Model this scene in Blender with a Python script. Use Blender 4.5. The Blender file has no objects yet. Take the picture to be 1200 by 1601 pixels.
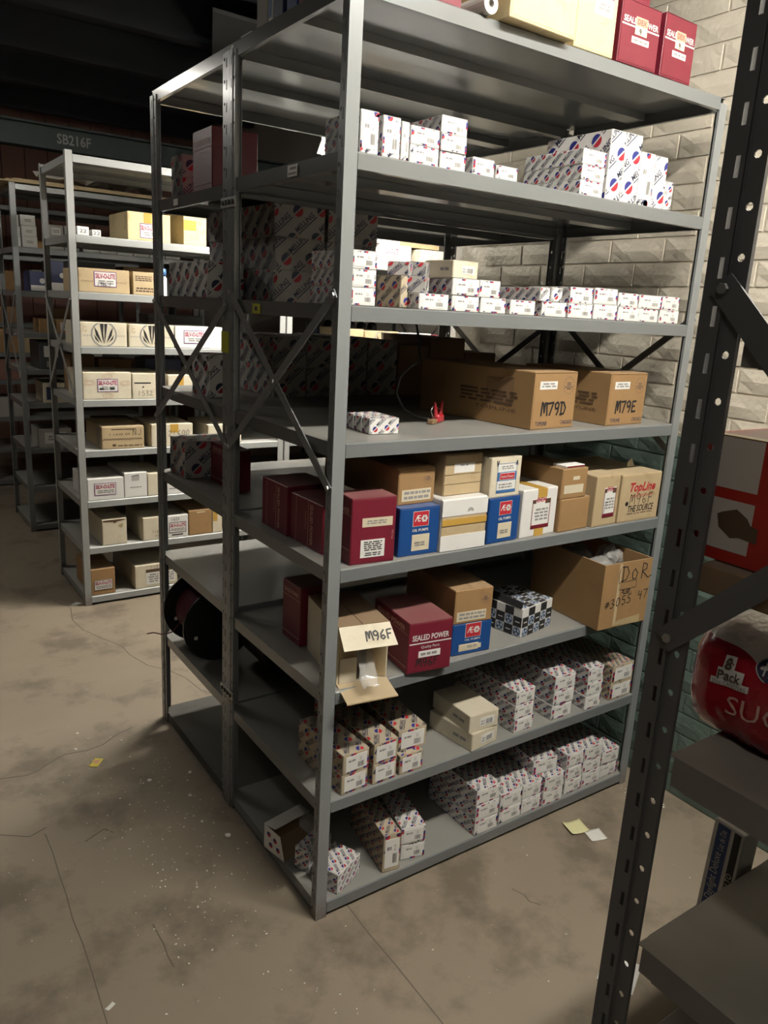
import bpy, bmesh, math, random
from mathutils import Vector, Matrix
random.seed(7)
S = bpy.context.scene
COL = S.collection

# ---------------------------------------------------------------- camera
yaw, pitch, roll = 0.6118, -0.2557, 0.0557
F = Vector((math.sin(yaw)*math.cos(pitch), math.cos(yaw)*math.cos(pitch), math.sin(pitch)))
R0 = Vector((math.cos(yaw), -math.sin(yaw), 0)); U0 = R0.cross(F)
Rv = math.cos(roll)*R0 + math.sin(roll)*U0; Uv = -math.sin(roll)*R0 + math.cos(roll)*U0
cd = bpy.data.cameras.new('camera'); cam = bpy.data.objects.new('camera', cd); COL.objects.link(cam)
cd.sensor_fit = 'VERTICAL'; cd.sensor_height = 36.0; cd.sensor_width = 27.0
cd.lens = 36.0*1205.1/1601.0; cd.clip_start = 0.02
M = Matrix((Rv, Uv, -F)).transposed().to_4x4(); M.translation = Vector((-0.8499, -1.4158, 1.5261))
cam.matrix_world = M
S.camera = cam

# ---------------------------------------------------------------- world, exposure
wd = bpy.data.worlds.new('world'); S.world = wd; wd.use_nodes = True
wd.node_tree.nodes['Background'].inputs[0].default_value = (1.0, 0.90, 0.78, 1)
wd.node_tree.nodes['Background'].inputs[1].default_value = 0.03
S.view_settings.view_transform = 'Standard'; S.view_settings.look = 'None'
S.view_settings.exposure = -0.1; S.view_settings.gamma = 1.0
S.view_settings.use_curve_mapping = False
LAMP_POWER = {'aisle': 330.0, 'second': 380.0, 'spot': 25.0, 'third': 45.0, 'corridor': 26.0}
S.cycles.max_bounces = 7; S.cycles.diffuse_bounces = 2; S.cycles.glossy_bounces = 3; S.cycles.transmission_bounces = 4; S.cycles.transparent_max_bounces = 8; S.cycles.caustics_reflective = False; S.cycles.caustics_refractive = False; S.cycles.sample_clamp_indirect = 6.0

# ---------------------------------------------------------------- materials
MATS = {}
def mat(name, col, rough=0.6, metal=0.0, var=0.12, scale=18.0, bump=0.0, bscale=60.0, coat=0.0,
        dust=0.0, dustcol=(0.30, 0.265, 0.21), emit=None, alpha=1.0, spec=0.5, stain=None, rust=False, trans=0.0):
    m = bpy.data.materials.new(name); m.use_nodes = True
    nt = m.node_tree; N = nt.nodes; L = nt.links; b = N['Principled BSDF']
    tc = N.new('ShaderNodeTexCoord'); ns = N.new('ShaderNodeTexNoise')
    ns.inputs['Scale'].default_value = scale; ns.inputs['Detail'].default_value = 4
    L.new(tc.outputs['Object'], ns.inputs['Vector'])
    mx = N.new('ShaderNodeMix'); mx.data_type = 'RGBA'
    mx.inputs[6].default_value = (*[c*(1-var) for c in col], 1); mx.inputs[7].default_value = (*[min(1, c*(1+var)) for c in col], 1)
    L.new(ns.outputs['Fac'], mx.inputs[0]); out = mx.outputs[2]
    if stain:
        n2 = N.new('ShaderNodeTexNoise'); n2.inputs['Scale'].default_value = stain[1]; n2.inputs['Detail'].default_value = 6; n2.inputs['Roughness'].default_value = 0.65
        L.new(tc.outputs['Object'], n2.inputs['Vector'])
        mr = N.new('ShaderNodeMapRange'); mr.inputs[1].default_value = stain[2]; mr.inputs[2].default_value = stain[2]+0.14
        L.new(n2.outputs['Fac'], mr.inputs[0])
        ml = N.new('ShaderNodeMath'); ml.operation = 'MULTIPLY'; ml.inputs[1].default_value = stain[3]; L.new(mr.outputs[0], ml.inputs[0])
        m3 = N.new('ShaderNodeMix'); m3.data_type = 'RGBA'; m3.inputs[7].default_value = (*stain[0], 1)
        L.new(ml.outputs[0], m3.inputs[0]); L.new(out, m3.inputs[6]); out = m3.outputs[2]
    if rust:
        sx = N.new('ShaderNodeSeparateXYZ'); L.new(tc.outputs['Object'], sx.inputs[0])
        mr = N.new('ShaderNodeMapRange'); mr.inputs[1].default_value = 0.07; mr.inputs[2].default_value = 0.0
        L.new(sx.outputs['Z'], mr.inputs[0])
        n4 = N.new('ShaderNodeTexNoise'); n4.inputs['Scale'].default_value = 40; L.new(tc.outputs['Object'], n4.inputs['Vector'])
        ml = N.new('ShaderNodeMath'); ml.operation = 'MULTIPLY'; ml.use_clamp = True; L.new(mr.outputs[0], ml.inputs[0]); L.new(n4.outputs['Fac'], ml.inputs[1])
        m3 = N.new('ShaderNodeMix'); m3.data_type = 'RGBA'; m3.inputs[7].default_value = (0.10, 0.035, 0.015, 1)
        L.new(ml.outputs[0], m3.inputs[0]); L.new(out, m3.inputs[6]); out = m3.outputs[2]
    L.new(out, b.inputs['Base Color'])
    b.inputs['Roughness'].default_value = rough
    b.inputs['Metallic'].default_value = metal
    b.inputs['Specular IOR Level'].default_value = spec
    if coat: b.inputs['Coat Weight'].default_value = coat; b.inputs['Coat Roughness'].default_value = 0.12
    if dust:   # dust that has settled on upward faces
        g = N.new('ShaderNodeNewGeometry'); sx = N.new('ShaderNodeSeparateXYZ'); L.new(g.outputs['Normal'], sx.inputs[0])
        mr = N.new('ShaderNodeMapRange'); mr.inputs[1].default_value = 0.75; mr.inputs[2].default_value = 0.98; L.new(sx.outputs['Z'], mr.inputs[0])
        n3 = N.new('ShaderNodeTexNoise'); n3.inputs['Scale'].default_value = 7; n3.inputs['Detail'].default_value = 5; L.new(tc.outputs['Object'], n3.inputs['Vector'])
        r3 = N.new('ShaderNodeMapRange'); r3.inputs[1].default_value = 0.3; r3.inputs[2].default_value = 0.7; r3.inputs[3].default_value = dust*0.45; r3.inputs[4].default_value = dust
        L.new(n3.outputs['Fac'], r3.inputs[0])
        ml = N.new('ShaderNodeMath'); ml.operation = 'MULTIPLY'; L.new(mr.outputs[0], ml.inputs[0]); L.new(r3.outputs[0], ml.inputs[1])
        m4 = N.new('ShaderNodeMix'); m4.data_type = 'RGBA'; m4.inputs[7].default_value = (*dustcol, 1)
        L.new(ml.outputs[0], m4.inputs[0]); L.new(out, m4.inputs[6]); L.new(m4.outputs[2], b.inputs['Base Color'])
        m5 = N.new('ShaderNodeMix'); m5.inputs[2].default_value = rough; m5.inputs[3].default_value = 0.85
        L.new(ml.outputs[0], m5.inputs[0]); L.new(m5.outputs[0], b.inputs['Roughness'])
    if bump:
        n5 = N.new('ShaderNodeTexNoise'); n5.inputs['Scale'].default_value = bscale; n5.inputs['Detail'].default_value = 5
        L.new(tc.outputs['Object'], n5.inputs['Vector'])
        bp = N.new('ShaderNodeBump'); bp.inputs['Strength'].default_value = bump; bp.inputs['Distance'].default_value = 0.01
        L.new(n5.outputs['Fac'], bp.inputs['Height']); L.new(bp.outputs[0], b.inputs['Normal'])
    if emit:
        b.inputs['Emission Color'].default_value = (*emit[0], 1); b.inputs['Emission Strength'].default_value = emit[1]
    if trans: b.inputs['Transmission Weight'].default_value = trans; b.inputs['IOR'].default_value = 1.35
    if alpha < 1: b.inputs['Alpha'].default_value = alpha
    MATS[name] = m
    return m

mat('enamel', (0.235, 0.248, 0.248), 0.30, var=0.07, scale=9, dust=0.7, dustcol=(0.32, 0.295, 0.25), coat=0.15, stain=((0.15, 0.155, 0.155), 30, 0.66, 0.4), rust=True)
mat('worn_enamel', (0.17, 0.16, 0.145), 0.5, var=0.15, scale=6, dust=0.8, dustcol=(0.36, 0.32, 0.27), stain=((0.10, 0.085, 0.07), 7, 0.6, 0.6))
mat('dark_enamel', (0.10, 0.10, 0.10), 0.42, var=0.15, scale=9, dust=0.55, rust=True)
mat('light_enamel', (0.34, 0.345, 0.33), 0.38, var=0.08, scale=9, dust=0.5, rust=True)
mat('shelf_enamel', (0.175, 0.185, 0.185), 0.2, var=0.06, scale=9, dust=0.7, dustcol=(0.32, 0.295, 0.25), coat=0.2, stain=((0.15, 0.155, 0.155), 30, 0.66, 0.4))
mat('shelf_light', (0.34, 0.35, 0.34), 0.36, var=0.06, scale=9, dust=0.5)
mat('grimy_enamel', (0.075, 0.072, 0.065), 0.6, var=0.3, scale=7, dust=0.6, dustcol=(0.085, 0.075, 0.06), stain=((0.04, 0.036, 0.03), 5, 0.5, 0.7))
mat('zinc', (0.45, 0.45, 0.43), 0.35, 0.8)
mat('white_card', (0.78, 0.765, 0.73), 0.6, var=0.05, dust=0.55)
mat('grey_card', (0.44, 0.42, 0.39), 0.7, var=0.08, dust=0.5)
mat('aged_card', (0.50, 0.42, 0.29), 0.7, var=0.12, dust=0.5)
mat('cream_card', (0.70, 0.63, 0.48), 0.65, var=0.10, dust=0.4, stain=((0.45, 0.36, 0.2), 12, 0.55, 0.5))
mat('tan_card', (0.50, 0.38, 0.22), 0.7, var=0.10, dust=0.4, stain=((0.33, 0.22, 0.1), 10, 0.55, 0.5))
mat('kraft', (0.34, 0.20, 0.085), 0.72, var=0.10, dust=0.35, stain=((0.22, 0.12, 0.05), 9, 0.58, 0.5))
mat('brown_card', (0.25, 0.15, 0.075), 0.75, var=0.12, dust=0.35)
mat('yellow_card', (0.64, 0.51, 0.28), 0.65, var=0.12, stain=((0.38, 0.25, 0.10), 14, 0.55, 0.6))
mat('maroon', (0.17, 0.013, 0.028), 0.45, var=0.12, dust=0.5, dustcol=(0.30, 0.2, 0.17))
mat('blue', (0.012, 0.065, 0.235), 0.42, var=0.10, dust=0.4)
mat('dark_blue', (0.02, 0.03, 0.09), 0.45)
mat('p_red', (0.48, 0.025, 0.04), 0.55, var=0.08)
mat('p_blue', (0.025, 0.03, 0.20), 0.55, var=0.08)
mat('p_navy', (0.03, 0.035, 0.075), 0.55, var=0.08)
mat('p_black', (0.018, 0.017, 0.017), 0.6, var=0.1)
mat('p_grey', (0.28, 0.27, 0.26), 0.65, var=0.1)
mat('p_white', (0.74, 0.72, 0.68), 0.55, var=0.05)
mat('p_purple', (0.17, 0.05, 0.20), 0.55)
mat('p_pinkred', (0.42, 0.05, 0.12), 0.55)
mat('p_brown', (0.10, 0.06, 0.035), 0.6)
mat('p_lightblue', (0.05, 0.15, 0.36), 0.5)
mat('p_salmon', (0.62, 0.30, 0.20), 0.6)
mat('p_faintred', (0.62, 0.36, 0.28), 0.6)
mat('label_white', (0.80, 0.785, 0.74), 0.5, var=0.05)
mat('label_cream', (0.66, 0.58, 0.42), 0.55, var=0.08)
mat('tape_yellow', (0.50, 0.52, 0.03), 0.4, var=0.1)
mat('tape_amber', (0.55, 0.33, 0.07), 0.28, var=0.15, coat=0.4)
mat('tape_brown', (0.45, 0.34, 0.18), 0.35, var=0.15, coat=0.3)
mat('floor_paint', (0.245, 0.198, 0.142), 0.62, var=0.14, scale=3.0, bump=0.06, bscale=22,
    stain=((0.125, 0.098, 0.070), 3.4, 0.50, 0.8))
mat('crack', (0.12, 0.098, 0.072), 0.9)
mat('cream_brick', (0.66, 0.60, 0.49), 0.62, var=0.06, scale=14, bump=0.26, bscale=60)
mat('green_brick', (0.115, 0.165, 0.14), 0.55, var=0.12, scale=14, bump=0.26, bscale=60)
mat('white_wall', (0.55, 0.52, 0.46), 0.7, var=0.05, scale=4, bump=0.1)
mat('ceiling_dark', (0.022, 0.023, 0.030), 0.75, var=0.3, scale=2)
mat('beam_green', (0.020, 0.034, 0.032), 0.55, var=0.2)
mat('pale_panel', (0.11, 0.11, 0.115), 0.7, var=0.25, scale=3)
mat('pink_wall', (0.26, 0.13, 0.10), 0.8, var=0.2, scale=4)
mat('pink_dark', (0.18, 0.085, 0.065), 0.8, var=0.2, scale=4)
mat('tube_glow', (0.9, 0.9, 0.9), 0.3, emit=((1.0, 0.955, 0.865), 1.0))
mat('fixture_white', (0.7, 0.7, 0.68), 0.4)
mat('black_plastic', (0.012, 0.012, 0.013), 0.35)
mat('rubber', (0.02, 0.02, 0.02), 0.6)
mat('red_plastic', (0.42, 0.02, 0.03), 0.3, coat=0.3)
mat('wood', (0.20, 0.125, 0.065), 0.7, var=0.3, scale=8, bump=0.1, dust=0.6)
mat('paper', (0.70, 0.68, 0.62), 0.6, var=0.05)
mat('yellow_paper', (0.66, 0.62, 0.34), 0.6, var=0.06)
mat('wire_maroon', (0.10, 0.012, 0.03), 0.5)
mat('grey_plastic', (0.05, 0.055, 0.06), 0.4)
mat('clear_film', (0.75, 0.73, 0.68), 0.12, alpha=0.30, coat=0.5, var=0.05)
mat('bag_film', (0.55, 0.53, 0.50), 0.2, alpha=0.45, coat=0.6, var=0.1, bump=0.6, bscale=30)
mat('debris', (0.78, 0.74, 0.66), 0.8)
mat('sticker_yellow', (0.62, 0.50, 0.08), 0.5)
mat('box_red', (0.42, 0.025, 0.015), 0.35, var=0.06, coat=0.2)
mat('panel_grey', (0.60, 0.54, 0.48), 0.3, var=0.05, coat=0.3)
mat('cable_grey', (0.06, 0.06, 0.06), 0.5)
mat('steel', (0.5, 0.5, 0.5), 0.3, 1.0)
# the sweetener pack's film: white crown, red below, a wavy printed border
def bag_material():
    m = bpy.data.materials.new('pack_film'); m.use_nodes = True
    nt = m.node_tree; N = nt.nodes; L = nt.links; b = N['Principled BSDF']
    tc = N.new('ShaderNodeTexCoord'); sx = N.new('ShaderNodeSeparateXYZ'); L.new(tc.outputs['Object'], sx.inputs[0])
    # border height falls along the pack (object y runs toward the far end)
    a = N.new('ShaderNodeMath'); a.operation = 'ADD'; a.inputs[1].default_value = .112; L.new(sx.outputs['Y'], a.inputs[0])
    mu = N.new('ShaderNodeMath'); mu.operation = 'MULTIPLY'; mu.inputs[1].default_value = 38.0; L.new(a.outputs[0], mu.inputs[0])
    th = N.new('ShaderNodeMath'); th.operation = 'TANH'; L.new(mu.outputs[0], th.inputs[0])
    m2 = N.new('ShaderNodeMath'); m2.operation = 'MULTIPLY'; m2.inputs[1].default_value = 0.016; L.new(th.outputs[0], m2.inputs[0])
    ad = N.new('ShaderNodeMath'); ad.operation = 'ADD'; ad.inputs[1].default_value = 0.118; L.new(m2.outputs[0], ad.inputs[0])
    gt = N.new('ShaderNodeMath'); gt.operation = 'GREATER_THAN'; L.new(sx.outputs['Z'], gt.inputs[0]); L.new(ad.outputs[0], gt.inputs[1])
    mx = N.new('ShaderNodeMix'); mx.data_type = 'RGBA'; mx.inputs[6].default_value = (0.36, 0.008, 0.018, 1); mx.inputs[7].default_value = (0.72, 0.67, 0.60, 1)
    L.new(gt.outputs[0], mx.inputs[0]); L.new(mx.outputs[2], b.inputs['Base Color'])
    b.inputs['Roughness'].default_value = 0.22; b.inputs['Coat Weight'].default_value = 0.6; b.inputs['Coat Roughness'].default_value = 0.1
    n5 = N.new('ShaderNodeTexNoise'); n5.inputs['Scale'].default_value = 28; n5.inputs['Detail'].default_value = 3; L.new(tc.outputs['Object'], n5.inputs['Vector'])
    bp = N.new('ShaderNodeBump'); bp.inputs['Strength'].default_value = 0.55; bp.inputs['Distance'].default_value = 0.012
    L.new(n5.outputs['Fac'], bp.inputs['Height']); L.new(bp.outputs[0], b.inputs['Normal'])
    MATS['pack_film'] = m
bag_material()

# ---------------------------------------------------------------- mesh helpers
class MB:
    def __init__(s): s.v = []; s.f = []; s.m = []; s.names = []
    def mi(s, n):
        if n not in s.names: s.names.append(n)
        return s.names.index(n)
    def poly(s, pts, m):
        k = len(s.v); s.v += [tuple(p) for p in pts]; s.f.append(tuple(range(k, k+len(pts)))); s.m.append(s.mi(m))
    def mesh(s, vs, fs, m):
        k = len(s.v); s.v += [tuple(p) for p in vs]; i = s.mi(m)
        for f in fs: s.f.append(tuple(a+k for a in f)); s.m.append(i)
    def box(s, x0, y0, z0, x1, y1, z1, m):
        s.mesh([(x0,y0,z0),(x1,y0,z0),(x1,y1,z0),(x0,y1,z0),(x0,y0,z1),(x1,y0,z1),(x1,y1,z1),(x0,y1,z1)],
               [(0,3,2,1),(4,5,6,7),(0,1,5,4),(1,2,6,5),(2,3,7,6),(3,0,4,7)], m)
    def cbox(s, x0, y0, z0, x1, y1, z1, m, c=0.0015):
        V = []; idx = {}
        for i, x in enumerate((x0, x1)):
            for j, y in enumerate((y0, y1)):
                for k, z in enumerate((z0, z1)):
                    xi = x+c*(1-2*i); yi = y+c*(1-2*j); zi = z+c*(1-2*k)
                    for a, p in enumerate(((x, yi, zi), (xi, y, zi), (xi, yi, z))):
                        idx[(i, j, k, a)] = len(V); V.append(p)
        g = lambda *q: idx[q]
        Fc = []
        for i in (0, 1):
            q = [g(i,0,0,0), g(i,1,0,0), g(i,1,1,0), g(i,0,1,0)]; Fc.append(tuple(q if i else q[::-1]))
            q = [g(0,i,0,1), g(1,i,0,1), g(1,i,1,1), g(0,i,1,1)]; Fc.append(tuple(q[::-1] if i else q))
            q = [g(0,0,i,2), g(1,0,i,2), g(1,1,i,2), g(0,1,i,2)]; Fc.append(tuple(q if i else q[::-1]))
        for i in (0, 1):
            for j in (0, 1):
                Fc.append((g(i,j,0,0), g(i,j,0,1), g(i,j,1,1), g(i,j,1,0)))
                Fc.append((g(i,0,j,0), g(i,0,j,2), g(i,1,j,2), g(i,1,j,0)))
                Fc.append((g(0,i,j,1), g(0,i,j,2), g(1,i,j,2), g(1,i,j,1)))
                for k in (0, 1): Fc.append((g(i,j,k,0), g(i,j,k,1), g(i,j,k,2)))
        s.mesh(V, Fc, m)
    def tube(s, pts, r, m, n=8, cap=True):
        pts = [Vector(p) for p in pts]; rings = []
        for i, p in enumerate(pts):
            t = (pts[min(i+1, len(pts)-1)]-pts[max(i-1, 0)]).normalized()
            a = t.orthogonal().normalized() if i == 0 else (rings_a - t*rings_a.dot(t)).normalized()
            rings_a = a; b = t.cross(a)
            rr = r[i] if isinstance(r, (list, tuple)) else r
            rings.append([p+a*rr*math.cos(2*math.pi*k/n)+b*rr*math.sin(2*math.pi*k/n) for k in range(n)])
        V = [q for ring in rings for q in ring]; Fc = []
        for i in range(len(rings)-1):
            for k in range(n): Fc.append((i*n+k, i*n+(k+1)%n, (i+1)*n+(k+1)%n, (i+1)*n+k))
        if cap: Fc.append(tuple(range(n))[::-1]); Fc.append(tuple((len(rings)-1)*n+k for k in range(n)))
        s.mesh(V, Fc, m)
    def lathe(s, prof, m, n=20, axis='z', off=(0,0,0)):
        V = []; Fc = []
        for r, h in prof:
            for k in range(n):
                a = 2*math.pi*k/n; x, y, z = r*math.cos(a), r*math.sin(a), h
                if axis == 'y': x, y, z = x, h, y
                if axis == 'x': x, y, z = h, x, y
                V.append((x+off[0], y+off[1], z+off[2]))
        for i in range(len(prof)-1):
            for k in range(n): Fc.append((i*n+k, i*n+(k+1)%n, (i+1)*n+(k+1)%n, (i+1)*n+k))
        s.mesh(V, Fc, m)
    def data(s, name, smooth=False):
        me = bpy.data.meshes.new(name); me.from_pydata(s.v, [], s.f)
        for n in s.names: me.materials.append(MATS[n])
        me.polygons.foreach_set('material_index', s.m)
        if smooth: me.polygons.foreach_set('use_smooth', [True]*len(s.f))
        me.update(); return me
    def build(s, name, parent=None, loc=(0,0,0), rz=0.0, smooth=False, fix=False):
        me = s.data(name, smooth)
        if fix:
            b = bmesh.new(); b.from_mesh(me); bmesh.ops.recalc_face_normals(b, faces=b.faces); b.to_mesh(me); b.free()
        return obj(name, me, parent, loc, rz)
def obj(name, me, parent=None, loc=(0,0,0), rz=0.0):
    o = bpy.data.objects.new(name, me); COL.objects.link(o); o.location = loc; o.rotation_euler = (0, 0, rz)
    if parent: o.parent = parent
    return o
def tag(o, label, cat, group=None, kind=None):
    o['label'] = label; o['category'] = cat
    if group: o['group'] = group
    if kind: o['kind'] = kind
    return o
def struct(o, label=None):
    o['kind'] = 'structure'
    if label: o['label'] = label
    return o
def empty(name, loc=(0,0,0), rz=0.0):
    o = bpy.data.objects.new(name, None); COL.objects.link(o); o.location = loc; o.rotation_euler = (0,0,rz); o.empty_display_size = 0.05; return o

# ---------------------------------------------------------------- lettering
_tx = {}
def text2d(st, bold=0.0, shear=0.0):
    key = (st, bold, shear)
    if key in _tx: return _tx[key]
    cu = bpy.data.curves.new('t', 'FONT'); cu.body = st; cu.resolution_u = 2; cu.offset = bold; cu.shear = shear; cu.fill_mode = 'FRONT'
    o = bpy.data.objects.new('t', cu); COL.objects.link(o)
    dg = bpy.context.evaluated_depsgraph_get(); dg.update()
    me = bpy.data.meshes.new_from_object(o.evaluated_get(dg))
    me.calc_loop_triangles()
    vs = [(v.co.x, v.co.y) for v in me.vertices]; tr = [tuple(t.vertices) for t in me.loop_triangles]
    bpy.data.objects.remove(o); bpy.data.curves.remove(cu); bpy.data.meshes.remove(me)
    if vs:
        x0 = min(v[0] for v in vs); x1 = max(v[0] for v in vs); y0 = min(v[1] for v in vs); y1 = max(v[1] for v in vs)
        h = max(y1-y0, 1e-6); vs = [((x-x0)/h, (y-y0)/h) for x, y in vs]; L = (x1-x0)/h
    else: L = 1
    _tx[key] = (vs, tr, L); return _tx[key]
# felt-pen strokes in a 0.7 x 1 cell
PEN = {
 'M': [[(0,0),(.08,.95),(.2,.9),(.3,.25),(.42,.9),(.56,.95),(.66,.02)]], '7': [[(.02,.9),(.6,.95),(.25,0)]],
 '9': [[(.55,.75),(.35,.95),(.1,.8),(.15,.5),(.4,.45),(.56,.7),(.5,.3),(.36,0)]], 'D': [[(.12,0),(.14,.95)],[(0,.92),(.4,.9),(.62,.5),(.45,.1),(.02,.02)]],
 'E': [[(.55,.92),(.1,.9),(.08,.05),(.58,.06)],[(.1,.5),(.45,.52)]], '6': [[(.5,.95),(.18,.6),(.1,.2),(.3,.02),(.52,.2),(.4,.42),(.14,.3)]],
 'F': [[(.6,.95),(.12,.9),(.1,0)],[(.12,.5),(.48,.52)]], 'C': [[(.55,.9),(.2,.8),(.1,.3),(.3,.02),(.58,.1)]],
 'O': [[(.3,.7),(.1,.5),(.15,.1),(.4,.05),(.55,.4),(.3,.7)]], 'R': [[(.1,0),(.14,.95),(.5,.85),(.45,.55),(.14,.48),(.65,.02),(.95,.1)]],
 '#': [[(.2,.2),(.3,.85)],[(.42,.2),(.5,.85)],[(.05,.4),(.65,.44)],[(.08,.62),(.66,.66)]], '3': [[(.1,.85),(.4,.95),(.5,.72),(.25,.52),(.55,.35),(.35,.04),(.05,.12)]],
 '0': [[(.3,.95),(.08,.6),(.12,.15),(.35,.03),(.56,.4),(.5,.8),(.3,.95)]], '5': [[(.55,.95),(.18,.92),(.14,.55),(.45,.52),(.52,.2),(.3,.02),(.05,.1)]],
 '4': [[(.15,.95),(.1,.5),(.55,.5)],[(.45,.9),(.42,0)]], '2': [[(.08,.75),(.3,.95),(.52,.72),(.1,.05),(.6,.08)]], '1': [[(.25,.95),(.2,0)]],
 'N': [[(.08,0),(.1,.95),(.5,.05),(.55,.95)]], 'P': [[(.12,0),(.14,.95),(.5,.8),(.4,.5),(.14,.48)]], 'I': [[(.25,.95),(.22,0)]], 'G': [[(.55,.85),(.25,.92),(.08,.5),(.25,.05),(.55,.15),(.55,.45),(.35,.45)]],
 'J': [[(.5,.95),(.48,.2),(.25,0),(.08,.2)]], 'Y': [[(.05,.95),(.3,.5)],[(.58,.95),(.2,0)]], ' ': [], 'S': [[(.5,.9),(.2,.9),(.12,.65),(.48,.4),(.4,.08),(.08,.08)]], '-': [[(.1,.5),(.5,.5)]], 'A': [[(.02,0),(.3,.95),(.58,0)],[(.12,.35),(.48,.35)]], 'V': [[(.05,.95),(.3,.02),(.55,.95)]], 'K': [[(.1,0),(.12,.95)],[(.55,.92),(.14,.45),(.6,.02)]],
}
def clip(poly, u0, v0, u1, v1):
    for ax, lim, sg in ((0, u0, 1), (0, u1, -1), (1, v0, 1), (1, v1, -1)):
        if not poly: return poly
        out = []; n = len(poly)
        for i in range(n):
            a = poly[i]; b = poly[(i+1) % n]; da = (a[ax]-lim)*sg; db = (b[ax]-lim)*sg
            if da >= 0: out.append(a)
            if (da >= 0) != (db >= 0):
                t = da/(da-db); out.append((a[0]+(b[0]-a[0])*t, a[1]+(b[1]-a[1])*t))
        poly = out
    return poly

class Pr:
    """prints on the six faces of a box w x d x h (local origin bottom centre)"""
    def __init__(s, w, d, h): s.w, s.d, s.h = w, d, h; s.body = MB(); s.mb = s.body; s.kids = []; s.lift = 0.0
    def part(s, name): s.mb = MB(); s.kids.append((name, s.mb)); return s
    def main(s): s.mb = s.body; return s
    def fr(s, f):
        w, d, h = s.w/2, s.d/2, s.h; V = Vector
        return {'front': (V((-w,-d,0)), V((1,0,0)), V((0,0,1)), V((0,-1,0)), s.w, h),
                'back': (V((w,d,0)), V((-1,0,0)), V((0,0,1)), V((0,1,0)), s.w, h),
                'left': (V((-w,d,0)), V((0,-1,0)), V((0,0,1)), V((-1,0,0)), s.d, h),
                'right': (V((w,-d,0)), V((0,1,0)), V((0,0,1)), V((1,0,0)), s.d, h),
                'top': (V((-w,-d,h)), V((1,0,0)), V((0,1,0)), V((0,0,1)), s.w, s.d)}[f]
    def pl(s, f, pts, m, lv=1):
        O, U, V, N, _, _ = s.fr(f); o = 0.00035*lv + s.lift
        s.mb.poly([O+U*a+V*b+N*o for a, b in pts], m)
    # u, v given as fractions of the face unless ab=True (metres)
    def rect(s, f, u0, v0, u1, v1, m, lv=1):
        W, H = s.fr(f)[4:]
        s.pl(f, [(u0*W, v0*H), (u1*W, v0*H), (u1*W, v1*H), (u0*W, v1*H)], m, lv)
    def slab(s, f, u0, v0, u1, v1, m, t=0.0006):
        O, U, V, N, W, H = s.fr(f); c = [O+U*a*W+V*b*H for a, b in ((u0,v0),(u1,v0),(u1,v1),(u0,v1))]
        t = t + s.lift; vs = c+[p+N*t for p in c]
        s.mb.mesh(vs, [(4,5,6,7),(0,1,5,4),(1,2,6,5),(2,3,7,6),(3,0,4,7)], m)
    def frame(s, f, u0, v0, u1, v1, t, m, lv=1):
        W, H = s.fr(f)[4:]; a = t/W; b = t/H
        s.rect(f, u0, v0, u1, v0+b, m, lv); s.rect(f, u0, v1-b, u1, v1, m, lv); s.rect(f, u0, v0+b, u0+a, v1-b, m, lv); s.rect(f, u1-a, v0+b, u1, v1-b, m, lv)
    def text(s, f, st, u, v, wd, ht, m, lv=1, rot=0.0, bold=0.0, shear=0.0):
        """centre (u, v) fractions; wd, ht metres"""
        vs, tr, L = text2d(st, bold, shear); W, H = s.fr(f)[4:]; O, U, V, N = s.fr(f)[:4]; o = 0.00035*lv + s.lift
        c, sn = math.cos(rot), math.sin(rot); P = []
        for x, y in vs:
            a = (x/L-0.5)*wd; b = (y-0.5)*ht; P.append(O+U*(u*W+a*c-b*sn)+V*(v*H+a*sn+b*c)+N*o)
        s.mb.mesh(P, tr, m)
    def pen(s, f, st, u, v, ht, m='p_black', lv=3, wd=0.004, adv=0.72, jit=0.03, slope=0.0):
        W, H = s.fr(f)[4:]; x = u*W; y = v*H; rr = random.Random(st)
        for ch in st:
            for pl in PEN.get(ch, []):
                pts = [(x+(a+rr.uniform(-jit, jit))*ht, y+(b+rr.uniform(-jit, jit))*ht) for a, b in pl]
                s.stroke(f, pts, wd, m, lv)
            x += ht*adv; y += ht*adv*slope
    def stroke(s, f, pts, wd, m, lv=3):
        for i in range(len(pts)-1):
            a = Vector(pts[i]); b = Vector(pts[i+1]); d = b-a
            if d.length < 1e-6: continue
            d.normalize(); n = Vector((-d.y, d.x))*wd/2; e = d*wd*0.3
            s.pl(f, [tuple(a-n-e), tuple(b-n+e), tuple(b+n+e), tuple(a+n-e)], m, lv + 0.1*(i % 2))
    def disc(s, f, u, v, r, m, lv=1, n=20, a0=0, a1=360, r0=0.0):
        W, H = s.fr(f)[4:]; cx, cy = u*W, v*H; k = max(3, int(n*(a1-a0)/360))
        A = [math.radians(a0+(a1-a0)*i/k) for i in range(k+1)]
        for i in range(k):
            o1 = (cx+r*math.cos(A[i]), cy+r*math.sin(A[i])); o2 = (cx+r*math.cos(A[i+1]), cy+r*math.sin(A[i+1]))
            if r0: s.pl(f, [(cx+r0*math.cos(A[i]), cy+r0*math.sin(A[i])), o1, o2, (cx+r0*math.cos(A[i+1]), cy+r0*math.sin(A[i+1]))], m, lv)
            else: s.pl(f, [(cx, cy), o1, o2], m, lv)
    def lines(s, f, u0, v0, u1, v1, n, m, lv=2, seed=1):
        rr = random.Random(seed)
        for i in range(n):
            v = v1-(v1-v0)*(i+0.5)/n; hh = (v1-v0)/n*0.28; u = u0 + rr.uniform(0, 0.04)
            while u < u1-0.02:
                q = min(u1, u+rr.uniform(0.05, 0.16)); s.rect(f, u, v-hh, q, v+hh, m, lv); u = q+0.025
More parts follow.
